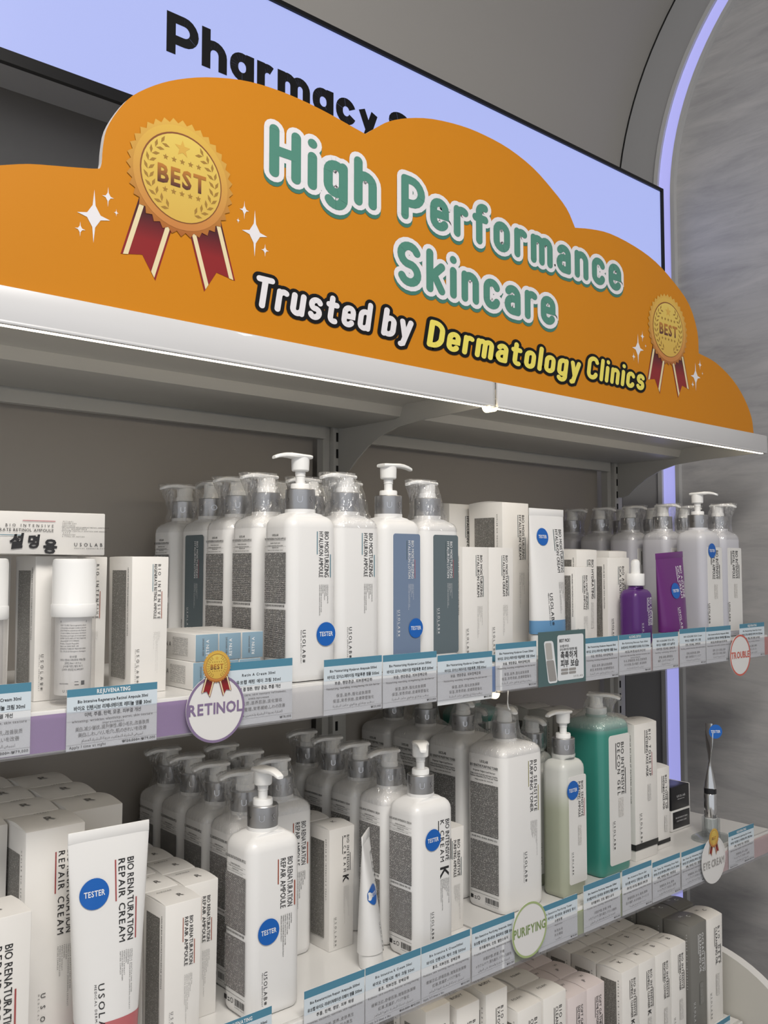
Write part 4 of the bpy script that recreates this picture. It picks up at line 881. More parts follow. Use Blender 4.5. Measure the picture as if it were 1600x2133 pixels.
# ---------------- middle shelf: white ampoule bottles
G = 'white ampoule bottles on the middle shelf'
tA = (.0155, .0180, .060)
setb(PB, hyal(up=True, wrap=False, tester=tA, ang=178), .6795, .006, BW, BD, ZM, 'white pump bottle with raised pump and blue tester disc, BIO MOISTURIZING HYALURON AMPOULE', 'bottle', G)
setb(PB, lotion(lm='b', lmat='lotion2', seed=2), .6795, .2340, BW, BD, ZM, 'sealed bottle turned sideways showing its slate label, third behind the tester', 'bottle', 'blue label lotion bottles', math.radians(-90))
for i, y in ((0, .086), (1, .158), (3, .318)):
    setb(PB, hyal(seed=i + 1), .6795, y, BW, BD, ZM, 'sealed white ampoule bottle, %s in the row behind the raised-pump tester' % ORD[i], 'bottle', G)
for i, y in enumerate((.011, .092, .172)):
    setb(PB, hyal(seed=i + 6), .7605, y, BW, BD, ZM, ('film-sealed white ampoule bottle between the tester and the blue-label bottle', 'sealed white ampoule bottle directly behind the front sealed ampoule', 'sealed white ampoule bottle two behind the front sealed ampoule')[i], 'bottle', G)
G = 'blue label lotion bottles'
tB = (.0140, .0225, .060)
setb(PB, lotion(lm='a', lmat='lotion', up=True, wrap=False, tester=tB, ang=-4), .8415, .011, BW, BD, ZM, 'white pump bottle with blue label and tester disc, HYALURON LOTION', 'bottle', G)
for i, y in enumerate((.095, .175)):
    setb(PB, hyal(seed=i + 9), .8415, y, BW, BD, ZM, 'sealed white bottle, %s behind the blue-label lotion tester' % ORD[i], 'bottle', 'white ampoule bottles on the middle shelf')
for i, y in enumerate((.012, .270)):
    setb(PB, lotion(lm='b', lmat='lotion2', seed=i + 3), .9215, y, BW, BD, ZM, ('film-sealed pump bottle with a slate-grey label beside the blue-label tester', 'sealed slate-label bottle hidden behind the front slate-label bottle')[i], 'bottle', G)

# ---------------- middle shelf: retinol cartons, serums, pale blue cartons
CB = 'carton_box'; G = 'tall retinol cartons'
for x, y, lb in ((.324, .125, 'retinol carton at the far left behind the cut-off serum'), (.378, .066, 'retinol carton left of the serum with its grey side showing'), (.4315, .105, 'retinol carton directly behind the white capped serum'), (.4855, .052, 'retinol carton with blue and rust bars right of the serum')):
    setb(CB, c_ret(), x, y, .048, .062, ZM, lb, 'box', G)
# one carton laid across the tops, marked by hand
lay = [('carton', c_ret()[0][1], [], (0, 0, 0), (0, math.radians(90), 0))]
b = MB(); y = -.0316
T(b, 'BIO INTENSIVE', (.020, y, .0305), RX, UP, .0030, .052, .004, 0, 'r'); T(b, 'REGENERATE RETINOL AMPOULE', (.020, y, .0255), RX, UP, .0030, .076, .008, 0, 'r')
bar(b, 0, 0, 0, 0, y, 0); b.add([(-.014, y, .0370), (.022, y, .0370), (.022, y, .0378), (-.014, y, .0378)], [(0, 1, 2, 3)], 1); b.add([(-.048, y, .0210), (-.014, y, .0210), (-.014, y, .0218), (-.048, y, .0218)], [(0, 1, 2, 3)], 2)
for i, s in enumerate(RT): T(b, '· ' + s, (.028, y, .0370 - i * .0021), RX, UP, .0013, .0012 * len(s) + .006, .0, 0)
b2 = MB(); T(b2, LOGO, (.044, y, .0100), RX, UP, .0038, .033, .004, 0); T(b2, 'MEDICAL DERMATOLOGY', (.044, y, .0070), RX, UP, .0013, .036, .0, 0); lay.append(('logo_print', b2.mesh('logo_print', ['ink'], False), []))
lay.append(('title_print', b.mesh('title_print', ['ink', 'rose', 'teal'], False), []))
b = MB(); T(b, '설', (-.0285, y, .0075), Vector((1, 0, .12)), Vector((.14, 0, 1)), .0115, None, .045, 0); T(b, '명', (-.0085, y, .0085), Vector((1, 0, .05)), Vector((.12, 0, 1)), .0105, None, .045, 0); T(b, '용', (.0085, y, .0035), Vector((1, 0, -.05)), Vector((.10, 0, 1)), .0115, None, .045, 0)
lay.append(('marker_writing', b.mesh('marker_writing', ['ink'], False), []))
cb = c_ret()[0][1]
L2 = [(p[0], p[1], p[2], (-.080, 0, .024) if p[0] == 'carton' else (0, 0, 0), (0, math.radians(90), 0) if p[0] == 'carton' else (0, 0, 0)) for p in lay]
spawn(CB, L2, (.3715, .083, ZM + .1612), 0, 'retinol carton lying across the box tops with black marker writing', 'box', G)
SER = serum()
spawn('serum_bottle', SER, (.4085, .0325, ZM), 0, 'white capped serum bottle with a clear base in front of the cartons', 'bottle', 'retinol serum bottles')
spawn('serum_bottle', SER, (.3135, .0335, ZM), math.radians(-40), 'white capped serum bottle cut by the left edge', 'bottle', 'retinol serum bottles')
def ret_blue():
    W, D, H = .0315, .125, .0330; ps = []
    b = MB(); b.rbox(-W / 2, W / 2, -D / 2, D / 2, 0, H, .0006); ps.append(('carton', b.mesh('carton', ['carton']), []))
    b = MB(); b.rbox(-W / 2 + .0004, W / 2 - .0004, -D / 2 - .0004, -D / 2 + .002, .0004, H - .0004, .0003); ps.append(('blue_end', b.mesh('blue_end', ['retblue']), []))
    b = MB(); T(b, 'RETIN A', (.0025, -D / 2 - .0007, .0050), UP, -RX, .0040, .021, .012, 0); T(b, '20260310 E1B1', (-.0065, -D / 2 - .0007, .028), -UP, RX, .0024, .021, .0, 1)
    ps.append(('end_print', b.mesh('end_print', ['whiteink', 'ink2'], False), []))
    b = MB(); x = -W / 2 - .0003; b.quad((x, -D * .05, .006), FR, UP, .038, H * .66, 0, True); T(b, 'RETIN A', (x, D * .22, .0155), FR, UP, .0058, .030, .006, 1); T(b, 'cream', (x, D * .22, .0080), FR, UP, .0042, .020, .0, 1)
    ps.append(('side_print', b.mesh('side_print', ['fp_pale', 'ink2'], False), [])); return ps
RB = ret_blue()
for x, z, lb in ((.5560, 0, 'pale blue ended carton at the bottom left of the low stack'), (.5885, 0, 'pale blue ended carton at the bottom middle of the low stack'), (.6210, 0, 'pale blue ended carton at the bottom right of the low stack'),
                 (.5590, .0334, 'top left pale blue ended carton of the low stack'), (.5915, .0334, 'top middle pale blue ended carton of the low stack'), (.6245, .0334, 'top right pale blue ended carton of the low stack')):
    setb('small_carton', RB, x, .031, .0315, .125, ZM + z, lb, 'box', 'stacked pale blue cartons')

# ---------------- middle shelf: hyaluron creams, masks, purple line
G = 'hyaluron cream cartons'
setb(CB, c_hys(), 1.0055, .015, .0585, .058, ZM, 'short hyaluron cream carton beside the slate-label bottle', 'box', G)
setb(CB, c_hys(), 1.0655, .0155, .0585, .058, ZM, 'short hyaluron cream carton in front of the tall one', 'box', G)
setb(CB, c_hyb(), 1.178, .086, .070, .078, ZM, 'tall hyaluron cream carton with its printed side showing', 'box', G)
setb(CB, c_hyb(), 1.137, .172, .070, .078, ZM, 'tall hyaluron cream carton at the back behind the slate-label bottle', 'box', G)
TU = tube(.092, .036, .246, .036, 'plastic', lambda b, W, H, y: design(b, W, H, y, 'BIO MOISTURIZING', 'HYALURON CREAM', .14, .44, .68, .88, HY, (.50, .72), (.58, .80, .38, .50)), ['ink', 'slate'], ('bluebase', .058), (.0148, 0, -.018, .198), .92)
spawn('cream_tube', TU, (1.2320, .034, ZM), 0, 'white cream tube with blue base and tester disc standing on its cap', 'tube', None)
setb(CB, c_dem(), 1.352, .062, .062, .05, ZM, 'BIO HYDRATING DESTRESS MASK carton behind the small ampoule carton', 'box', 'mask and ampoule cartons')
setb(CB, c_hya(), 1.2830, .014, .047, .042, ZM, 'small hyaluron ampoule carton between the white tube and purple dropper', 'box', 'mask and ampoule cartons')
setb(CB, c_azu(), 1.4495, .064, .072, .056, ZM, 'BIO AZULENE CICA SOLUTION carton behind the purple dropper bottle', 'box', 'mask and ampoule cartons')
setb(CB, c_dem(), 1.541, .124, .062, .05, ZM, 'mask carton standing at the back behind the azulene carton', 'box', 'mask and ampoule cartons')
# purple dropper
ps = []; W, D, H = .058, .042, .112
ps.append(('body', bottle_body(W, D, H, .012, .0135, .016).mesh('body', ['purple']), []))
b = MB(); design(b, W, H, -D / 2 - .0004, 'BIO AZULENE', 'CICA SOLUTION', .20, .66, .62, .82, (), lg=(.62, .97, .30, .40)); ps.append(('front_print', b.mesh('front_print', ['whiteink', 'whiteink'], False), []))
b = MB(); b.lathe([(.0160, H), (.0165, H + .001), (.0165, H + .0215), (.0158, H + .0225), (.010, H + .0225)], 28); ps.append(('cap', b.mesh('cap', ['pump']), []))
b = MB(); b.lathe([(.0085, H + .0215), (.0090, H + .024), (.0082, H + .034), (.0086, H + .042), (.0070, H + .047), (.003, H + .0495)], 24); ps.append(('dropper_bulb', b.mesh('dropper_bulb', ['pump']), []))
spawn('dropper_bottle', ps, (1.496, .034, ZM), 0, 'purple dropper bottle with white bulb cap', 'bottle')
PT = tube(.098, .034, .176, .022, 'purple2', lambda b, W, H, y: design(b, W, H, y, 'BIO AZULENE', 'CICA CREAM', .16, .52, .68, .86, (), lg=(.62, .90, .52, .62)), ['whiteink', 'whiteink'], None, (.0155, 0, .000, .100), .92)
spawn('cream_tube', PT, (1.630, .038, ZM), 0, 'violet cream tube with a tester disc beside the frosted bottles', 'tube', rot=(0, math.radians(-3.2), 0))
G = 'frosted lavender bottles'
setb(PB, revital(up=True, wrap=False, ang=280, tester=(.0150, -.006, .180)), 1.711, .016, .078, .066, ZM, 'frosted lavender pump bottle with raised pump and tester disc', 'bottle', G)
for i, y in enumerate((.098, .180, .260, .338)): setb(PB, revital(ang=268, seed=i + 2), 1.711, y, .078, .066, ZM, 'sealed frosted lavender bottle, %s behind the raised-pump one' % ORD[i], 'bottle', G)
for i, y in enumerate((.020, .100, .182, .262)): setb(PB, revital(ang=268, seed=i + 5), 1.8005, y, .078, .066, ZM, ('sealed frosted lavender bottle at the right end of the shelf', 'sealed frosted lavender bottle just behind the right-end one', 'sealed frosted lavender bottle two behind the right-end one', 'sealed frosted lavender bottle three behind the right-end one')[i], 'bottle', G)

# ---------------- lower shelf
G = 'repair cream cartons'
for i, y in enumerate((.080, .157, .234, .311)): setb(CB, c_rcb(), .379, y, .068, .074, ZL, ('tall repair cream carton left of the red-based tube', 'tall repair cream carton, first behind the front left one', 'tall repair cream carton, second behind the front left one', 'tall repair cream carton, last behind the front left one')[i], 'box', G)
for i, y in enumerate((.130, .207, .284)): setb(CB, c_rcb(), .4485, y, .068, .074, ZL, ('tall repair cream carton directly behind the red-based tube', 'tall repair cream carton, middle of the column behind the tube', 'tall repair cream carton, last of the column behind the tube')[i], 'box', G)
for i, y in enumerate((.130, .207, .284)): setb(CB, c_rcb(), .309, y, .068, .074, ZL, 'tall repair cream carton in the far left column, %s from front' % ORD[i], 'box', G)
setb(CB, c_rcs(), .298, .006, .062, .060, ZL, 'shorter repair cream carton cut by the lower left edge', 'box', G)
RTB = tube(.094, .040, .272, .040, 'plastic', lambda b, W, H, y: design(b, W, H, y, 'BIO RENATURATION', 'REPAIR CREAM', .135, .46, .60, .80, RC, (.49, .73), (.60, .84, .30, .42), bold=.010), ['ink', 'red'], ('redbase', .068), (.0165, 0, -.019, .204), .74)
spawn('cream_tube', RTB, (.4570, .038, ZL), math.radians(-3), 'large white cream tube with salmon red base and tester disc', 'tube')
G = 'repair ampoule cartons'
for i, y in enumerate((.040, .0985, .157, .2155)): setb(CB, c_ram(), .5285, y, .0485, .056, ZL, 'repair ampoule carton, left column, %s from the front' % ORD[i], 'box', G)
for i, y in enumerate((.085, .1435, .202, .2605)): setb(CB, c_ram(), .5785, y, .0485, .056, ZL, 'repair ampoule carton, right column, %s from the front' % ORD[i], 'box', G)
G = 'repair ampoule bottles'
setb(PB, repair(up=True, wrap=False, ang=268, tester=(.0160, -.0125, .105)), .6385, .030, .081, .066, ZL, 'white pump bottle with raised pump, REPAIR AMPOULE and tester disc', 'bottle', G)
for i, y in enumerate((.112, .183, .254, .326)): setb(PB, repair(seed=i + 2), .6640, y, .081, .066, ZL, 'film-sealed repair ampoule bottle, %s behind the repair tester' % ORD[i], 'bottle', G)
for i, y in enumerate((.150, .221, .292)): setb(PB, repair(seed=i + 7), .7480, y, .081, .066, ZL, 'film-sealed repair ampoule bottle, right row, %s from front' % ORD[i], 'bottle', G)
setb(CB, c_kcr(), .8415, .1305, .048, .054, ZL, 'K cream carton with grey print on its side, front one', 'box', 'K cream cartons')
setb(CB, c_kcr(), .8390, .189, .048, .054, ZL, 'K cream carton just behind the front K cream carton', 'box', 'K cream cartons')
G = 'K cream bottles'
setb(PB, kcream(up=True, wrap=False, ang=232, tester=(.0155, -.0075, .166)), .9125, .020, .081, .066, ZL, 'white pump bottle with raised pump, K CREAM and tester disc', 'bottle', G)
for i, y in enumerate((.0895, .1605, .2315, .3025)): setb(PB, kcream(seed=i + 3), .9125, y, .081, .066, ZL, 'film-sealed K cream bottle, %s behind the K cream tester' % ORD[i], 'bottle', G)
KT = tube(.058, .036, .182, .020, 'plastic', lambda b, W, H, y: design(b, W, H, y, 'BIO INTENSIVE', 'K CREAM', .16, .46, .62, .86, (), lg=(.68, .90, .40, .50), big=('K', .62, .48, .010)), ['ink', 'ink'], None, (.014, 0, -.014, .100), .90)
spawn('cream_tube', KT, (.8640, .062, ZL), 0, 'slim squeezed white tube seen nearly edge-on beside the K cream tester', 'tube', rot=(math.radians(-3), math.radians(2), math.radians(40)))
setb(CB, c_pur(), 1.0125, .066, .047, .046, ZL, 'slim purifying ampoule carton right of the K cream tester', 'box', 'purifying products')
G = 'purifying toner bottles'
for i, y in enumerate((.050, .147, .243, .333)): setb(PB, toner(ang=246, seed=i + 1), 1.136, y, .104, .086, ZL, ('large film-sealed purifying toner bottle with olive bars', 'large sealed toner bottle, first behind the front toner', 'large sealed toner bottle, second behind the front toner', 'large sealed toner bottle, last behind the front toner')[i], 'bottle', G)
G = 'sage ampoule bottles'
setb(PB, purif(up=True, wrap=False, ang=178, tester=(.0160, -.010, .180)), 1.2690, .031, .064, .052, ZL, 'half-full sage green pump bottle with raised pump and tester disc', 'bottle', G)
for i, y in enumerate((.100, .170, .240)): setb(PB, purif(ang=250, seed=i + 1), 1.2690, y, .064, .052, ZL, 'film-sealed sage green bottle, %s behind the raised-pump one' % ORD[i], 'bottle', G)
G = 'teal gel bottles'
setb(PB, decon(ang=284, seed=1), 1.4020, .050, .096, .088, ZL, 'large teal gel bottle with white label, DECON GEL', 'bottle', G)
setb(PB, decon(ang=284, seed=2), 1.3300, .305, .096, .088, ZL, 'teal gel bottle standing in the dark at the back', 'bottle', G)
G = 'whitening mask cartons'
for i, y in enumerate((.067, .133, .199, .265, .331)): setb(CB, c_mkt(), 1.5330, y, .0775, .062, ZL, ('tall whitening face mask carton beside the teal bottle', 'tall whitening mask carton, first behind the front one', 'tall whitening mask carton, second behind the front one', 'tall whitening mask carton, third behind the front one', 'tall whitening mask carton, last behind the front one')[i], 'box', G)
setb(CB, c_mks(), 1.6280, .0785, .045, .05, ZL, 'short whitening face mask carton between tall carton and black boxes', 'box', G)
# jewel-like black eye cream boxes
for k, (z, h, lb) in enumerate(((0, .044, 'lower black and white box of the small stack'), (.0445, .048, 'upper glossy black box of the small stack'))):
    ps = []; b = MB(); W, D = .076, .055
    if k == 0:
        b.rbox(-W / 2, W / 2, -D / 2, D / 2, 0, h, .002); ps.append(('outer_tray', b.mesh('outer_tray', ['white_metal']), []))
        b = MB(); b.rbox(-W / 2 + .005, W / 2 - .005, -D / 2 - .0006, -D / 2 + .002, .005, h - .004, .0005); ps.append(('black_inset', b.mesh('black_inset', ['blackbox']), []))
        b = MB(); y = -D / 2 - .0009; T(b, 'BIO ADVANCED EYE CREAM', (0, y, h * .58), RX, UP, .0028, W * .6, .0, 0, 'c'); T(b, 'LIGHTNING CARE', (0, y, h * .42), RX, UP, .0028, W * .5, .0, 0, 'c'); ps.append(('front_print', b.mesh('front_print', ['whiteink'], False), []))
    else:
        b.rbox(-W / 2, W / 2 - .004, -D / 2, D / 2, 0, h, .0015); ps.append(('box_body', b.mesh('box_body', ['blackbox']), []))
        b = MB(); b.rbox(W / 2 - .004, W / 2, -D / 2 + .001, D / 2, 0, h, .0008); ps.append(('side_sleeve', b.mesh('side_sleeve', ['white_metal']), []))
        b = MB(); y = -D / 2 - .0004; T(b, LOGO, (0, y, h * .52), RX, UP, .0045, W * .42, .0, 0, 'c'); T(b, 'MEDICAL DERMATOLOGY', (0, y, h * .42), RX, UP, .0016, W * .36, .0, 0, 'c'); ps.append(('front_print', b.mesh('front_print', ['whiteink'], False), []))
    spawn('gift_box', ps, (1.7560 + .038, .1265 + .0275, ZL + z), 0, lb, 'box', 'stacked black boxes')
# eye cream wand in its acrylic stand
ps = []
b = MB(); b.loft([[(*p, z) for p in rrect(.088 - i, .066 - i, .03, 8)] for z, i in ((0, .002), (.001, 0), (.004, 0), (.005, .002))]); ps.append(('stand_plate', b.mesh('stand_plate', ['acrylic']), []))
b = MB(); b.lathe([(.0190, .005), (.0180, .008), (.0180, .043), (.0165, .0435), (.0140, .0435), (.0140, .006)], 32, cap0=False, cap1=False); ps.append(('stand_cup', b.mesh('stand_cup', ['acrylic']), []))
b = MB(); b.lathe([(.004, .012), (.0125, .022), (.0128, .040), (.0128, .0435)], 28); ps.append(('cap_collar', b.mesh('cap_collar', ['pump']), []))
b = MB(); b.lathe([(.0125, .0435), (.0128, .0445), (.0128, .092), (.0122, .093)], 32); ps.append(('handle', b.mesh('handle', ['chrome']), []))
b = MB(); b.lathe([(.0124, .092), (.0124, .1025), (.0110, .104)], 32); ps.append(('black_band', b.mesh('black_band', ['blackbox']), []))
b = MB(); rings = []
for k in range(15):
    t = k / 14; z = .103 + .133 * t; a = math.radians(20 + 75 * t); wv = .0110 + (.0035 - .0110) * min(1, t * 3.2) if t < .33 else .0035 + (.0100 - .0035) * min(1, (t - .33) / .35); th = .0110 * (1 - min(1, t * 2.4)) + .0018
    if t > .92: wv *= .75
    rings.append([((wv * math.cos(q)) * math.cos(a) - (th * math.sin(q)) * math.sin(a), (wv * math.cos(q)) * math.sin(a) + (th * math.sin(q)) * math.cos(a), z) for q in [2 * math.pi * i / 16 for i in range(16)]])
b.loft(rings); ps.append(('blade', b.mesh('blade', ['chrome']), []))
st = sticker(.0145, 0, 0, 0); ps.append((st[0], st[1], [], (.004, -.0125, .220), (0, 0, math.radians(-35))))
spawn('eye_cream_wand', ps, (1.780, .050, ZL), 0, 'chrome eye cream wand with twisted blade and tester disc in a clear stand', 'applicator')

# ---------------- lowest shelf: only the lids and upper fronts show
def column(parts, xl, W, D, y0, n, lb, group, gap=.002):
    for i in range(n): setb(CB, parts, xl, y0 + i * (D + gap), W, D, ZB, lb % ORD[i], 'box', group)
G = 'body wash cartons'
column(c_box('bwa', .050, .055, .272, 'BODY WASH', 'WHITENING', [('BODY', 0, -.1, .006), ('WASH', 0, .15, .006)]), .9405, .050, .055, .030, 3, 'tallest body wash carton under the lower shelf, %s from front', G)
column(c_box('bwb', .050, .055, .256, 'BIO INTENSIVE', 'EXFOLIATING WASH', [('BODY', 0, -.1, .006), ('WASH', 0, .15, .006)]), 1.0045, .050, .055, .030, 3, 'middle column body wash carton, %s from front', G)
column(c_box('bwc', .050, .055, .256, 'BIO INTENSIVE', 'EXFOLIATING BODY', [('BODY', 0, -.1, .006), ('WASH', 0, .15, .006)]), 1.0705, .050, .055, .032, 4, 'right column body wash carton beside the foam cartons, %s from front', G)
G = 'foam cleanser cartons'
FO = c_box('foa', .060, .055, .209, 'BIO GENTLE', 'CLEANSING FOAM', [('FOAM', 0, -.05, .0055)])
column(FO, 1.1420, .060, .055, .030, 4, 'foam cleanser carton, left column, %s from front', G); column(FO, 1.2060, .060, .055, .030, 4, 'foam cleanser carton, right column, %s from front', G)
G = 'pink-white powder wash cartons'
PW = c_box('pow', .0515, .055, .190, 'SOFT GATHERING', 'ENZYME POWDER WASH', [('P', -.1, -.2, .008), ('W', .12, .08, .006)], cm='pinkcarton')
column(PW, 1.2700, .0515, .055, .030, 5, 'pinkish powder wash carton, left column, %s from front', G); column(PW, 1.3225, .0515, .055, .030, 5, 'pinkish powder wash carton, right column, %s from front', G)
G = 'foaming and brightening cleanser cartons'
KF = c_box('kfo', .0525, .055, .188, 'BIO INTENSIVE', 'FOAMING K CLEANSER', [('K', .08, -.12, .009), ('CLEANSER', 0, .15, .0028)], big=('K', .52, .48, .010))
BF = c_box('bfo', .0525, .055, .188, 'BIO INTENSIVE', 'BRIGHTENING CLEANSER', [('B', .08, -.12, .009), ('CLEANSER', 0, .15, .0028)])
column(KF, 1.4265, .0525, .055, .030, 5, 'cleanser carton with K on the lid, left K column, %s from front', G); column(KF, 1.4805, .0525, .055, .030, 5, 'cleanser carton with K on the lid, right K column, %s from front', G)
column(BF, 1.5345, .0525, .055, .030, 5, 'cleanser carton with B on the lid, left B column, %s from front', G); column(BF, 1.5885, .0525, .055, .030, 5, 'cleanser carton with B on the lid, right B column, %s from front', G)
G = 'cleansing oil cartons'
GO = c_box('goi', .060, .060, .209, 'OCEAN DEW', 'CLEANSING OIL', [('C', .12, -.12, .008), ('OIL', -.12, .05, .005)], cm='carton_grey', ink='whiteink', side='fp_dark', bulge=.005)
column(GO, 1.6585, .060, .060, .030, 3, 'dark grey cleansing oil carton, %s from front', G)
WO = c_box('woi', .060, .060, .206, 'BIO DEEP', 'CLEANSING OIL', [('C', .12, -.12, .008), ('OIL', -.12, .05, .005)], bulge=.005)
column(WO, 1.7210, .060, .060, .030, 1, 'white cleansing oil carton at the right end, %s from front', G)
column(GO, 1.7210, .060, .060, .094, 2, 'dark grey cleansing oil carton behind the white one, %s of that column', G)

# ================================================================== PRICE TAGS
MOI = ('보습, 영양공급, 피부장벽강화', 'Moisturizing, nourishing, strengthening the skin barrier', '保湿、滋养、强化皮肤屏障', '保湿、栄養供給、皮膚障壁強化', 'يرطب ويغذي ويقوي حاجز البشرة')
KCT = ('홍조, 피부진정, 장벽강화', 'Redness, skin soothing, barrier strengthening', '缓解泛红，舒缓肌肤，增强肌肤屏障', '紅潮、肌鎮静、バリア強化', 'احمرار، تهدئة البشرة، تقوية الحاجز')
PUR = ('트러블케어, 진정, 밸런스유지', 'Trouble care, soothing, maintaining balance', '问题护理、舒缓、平衡', 'トラブルケア、落ち着き、バランス維持', 'العناية بالبشرة والحفاظ على التوازن')
REP = ('주름, 탄력, 영양, 피부 재생', 'Wrinkles, elasticity, nutrition, skin regeneration', '皱纹、弹性、营养、皮肤再生', 'しわ、ハリ、栄養、肌の再生', 'التجاعيد والمرونة والتغذية')
RET = ('미백, 주름, 탄력, 모공, 피부결 개선', 'whitening, wrinkles, elasticity, pores, skin texture|improvement', '美白、减少皱纹、提升弹性、缩小毛孔、改善肤质', '美白、しわ、ハリ、毛穴、肌のきれいを改善', 'تبييض البشرة، التجاعيد، مرونة البشرة، المسام')
WHI = ('미백, 피부결 개선, 영양공급', 'Skin tone improvement, hydration, nourishment', '改善肤色、补水、营养', 'トーンアップ、うるおい、栄養', 'تفتيح البشرة والترطيب')
def tag(x0, x1, zt, zb, hdr, en, kr, rest, price, label, apply=None, strike=None, tilt=0.):
    W = x1 - x0; H = zt - zb; b = MB(); b.box(0, W, 0, .0006, -H, 0); ps = [('card', b.mesh('card', ['paper'], False), [])]
    b = MB(); b.quad((0, -.0002, -H * .125), RX, UP, W, H * .125, 0); b.quad((0, -.0002, -H * .385), RX, UP, W, H * .26, 1); ps.append(('header_bands', b.mesh('header_bands', ['tagblue', 'tagpale'], False), []))
    b = MB(); y = -.0005; c = W / 2; h = .0031
    def C(s, f, hh, L, bold=.012, m=0): T(b, s, (c, y, -H * f), RX, UP, hh, min(L, W * .92), bold, m, 'c', maxsp=.0004)
    if hdr: C(hdr, .098, .0042, .038, .03, 1)
    C(en, .235, h, .080, .016); C(kr, .350, h * 1.15, .088, .016)
    kb, eb, cn, jp, ar = rest
    C(kb, .462, h * 1.1, .064, .010)
    el = eb.split('|') if '|' in eb else [eb]
    C(el[0], .548, h * .82, .092, .012, 2)
    if len(el) > 1: C(el[1], .610, h * .82, .03, .006, 2)
    C(cn, .690, h * 1.1, .084, .002, 2); C(jp, .785, h * 1.1, .078, .002, 2); C(arabic(ar), .868, h * .9, .070, .006, 2)
    b.quad((0, y, -H * .905), RX, UP, W, .0002, 2); b.quad((0, y, -H * .525), RX, UP, W, .00015, 2)
    T(b, price, (W * .98, y, -H * .965), RX, UP, .0027, W * .5, .012, 0, 'r', maxsp=.0002)
    if strike: b.quad((W * .98 - .034, y - .0001, -H * .952), RX, UP, .017, .0003, 0)
    if apply: T(b, apply, (W * .03, y, -H * .968), RX, UP, .0028, W * .42, .008, 0, maxsp=.0002)
    ps.append(('tag_print', b.mesh('tag_print', ['ink', 'whiteink', 'ink2'], False), []))
    return spawn('price_tag', ps, (x0, -.0073, zt), 0, label, 'price tag', 'price tags in the shelf rails', rot=(0, math.radians(tilt), 0))
zm, zn = 1.4282, 1.3572
tag(.2490, .3490, 1.4312, 1.3592, None, 'Bio Intensive Regenerate Retinol Cream 30ml', '바이오 인텐시브 리제너레이트 레티놀 크림 30ml', RET, '₩120,000> ₩79,000', 'price tag cut by the left edge, ending Cream 30ml', strike=1)
tag(.3865, .4895, 1.4200, 1.3560, 'REJUVENATING', 'Bio Intensive Regenerate Retinol Ampoule 30ml', '바이오 인텐시브 리제너레이트 레티놀 앰플 30ml', RET, '₩120,000> ₩79,000', 'REJUVENATING retinol ampoule price tag on the purple strip', 'Apply 1 time at night', strike=1)
tag(.5745, .6745, 1.4345, 1.3590, None, 'Retin A Cream 30ml', '유쏘랩 레틴 에이 크림 30ml', ('피부 결 정돈, 영양 공급, 주름 개선', 'Elasticity care, skin texture refinement,|wrinkle improvement', '改善肤质，滋养肌肤，淡化皱纹', 'きれいな整理、栄養補給、しわの改善', 'العناية بمرونة البشرة، وتحسين ملمسها'), '₩78,000', 'price tag half hidden by the purple round card')
MT = [(.7245, .8235, zm, 'Ampoule 500ml', '앰플 500ml', '₩120,000', 'hyaluron ampoule 500ml price tag below the white bottles'), (.8255, .9280, 1.4275, 'Lotion 500ml', '로션 500ml', '₩120,000', 'hyaluron lotion price tag below the blue-label bottle'),
      (.9300, 1.0465, 1.4205, 'Cream 100ml', '크림 100ml', '₩60,000', 'hyaluron cream 100ml price tag left of the bay joint'), (1.0545, 1.1515, 1.4300, 'Cream 250ml', '크림 250ml', '₩120,000', 'hyaluron cream 250ml price tag right of the bay joint'), (1.2795, 1.3755, 1.4268, 'Ampoule 50ml', '앰플 50ml', '₩60,000', 'hyaluron ampoule 50ml price tag right of the dark card')]
for x0, x1, zt, e, k, pr, lb in MT: tag(x0, x1, zt, zt - .0715, None, 'Bio Moisturizing Hyaluron ' + e, '바이오 모이스처라이징 히알루론 ' + k, MOI, pr, lb)
tag(1.3780, 1.4780, 1.4272, zn, 'ALCOHOL DETOX', 'Bio Hydrating Distress Mask 100ml', '유쏘랩 바이오 하이드레이팅 디스트레스 마스크 100ml', ('수분 공급, 피부 진정, 보습 유지, 피부 결 개선', 'Hydration, skin soothing, moisture retention, skin|texture refinement', '补水、舒缓肌肤、保湿、改善肤质', '水分供給、肌の鎮静、保湿維持', 'ترطيب البشرة وتهدئتها'), '₩60,000', 'ALCOHOL DETOX mask price tag below the purple dropper')
tag(1.4850, 1.5715, 1.4245, zn, None, 'BIO AZULENE CICA SOL', '바이오 아줄렌 시카 솔루션', ('피부진정, 컨디셔닝, 장벽강화', 'Soothing, conditioning, skin barrier', '舒缓、调理、屏障强化', '鎮静、コンディショニング', 'تهدئة البشرة'), '₩78,000', 'azulene solution price tag below the violet tube')
tag(1.5770, 1.6720, 1.4286, zn, None, 'BIO AZULENE CICA Cream', '바이오 아줄렌 시카 크림', ('진정, 컨디셔닝, 장벽강화', 'Soothing, sensitive recovery, skin reinforcement', '舒缓、敏感修复、屏障', '鎮静、敏感肌ケア、バリア', 'تهدئة البشرة الحساسة'), '₩72,000', 'azulene cream price tag left of the frosted bottles')
tag(1.6745, 1.7710, 1.4280, zn, None, 'Bio Intensive Revital Ampoule 500ml', '유쏘랩 바이오 인텐시브 리바이탈 앰플 500ml', ('영양 공급, 피부 활력, 보습 유지, 피부 개선', 'Nourishment, skin vitality, moisture retention', '营养、活力、保湿、改善', '栄養、活力、保湿、改善', 'تغذية وحيوية البشرة'), '₩120,000', 'revital ampoule price tag left of the red-ringed round card')
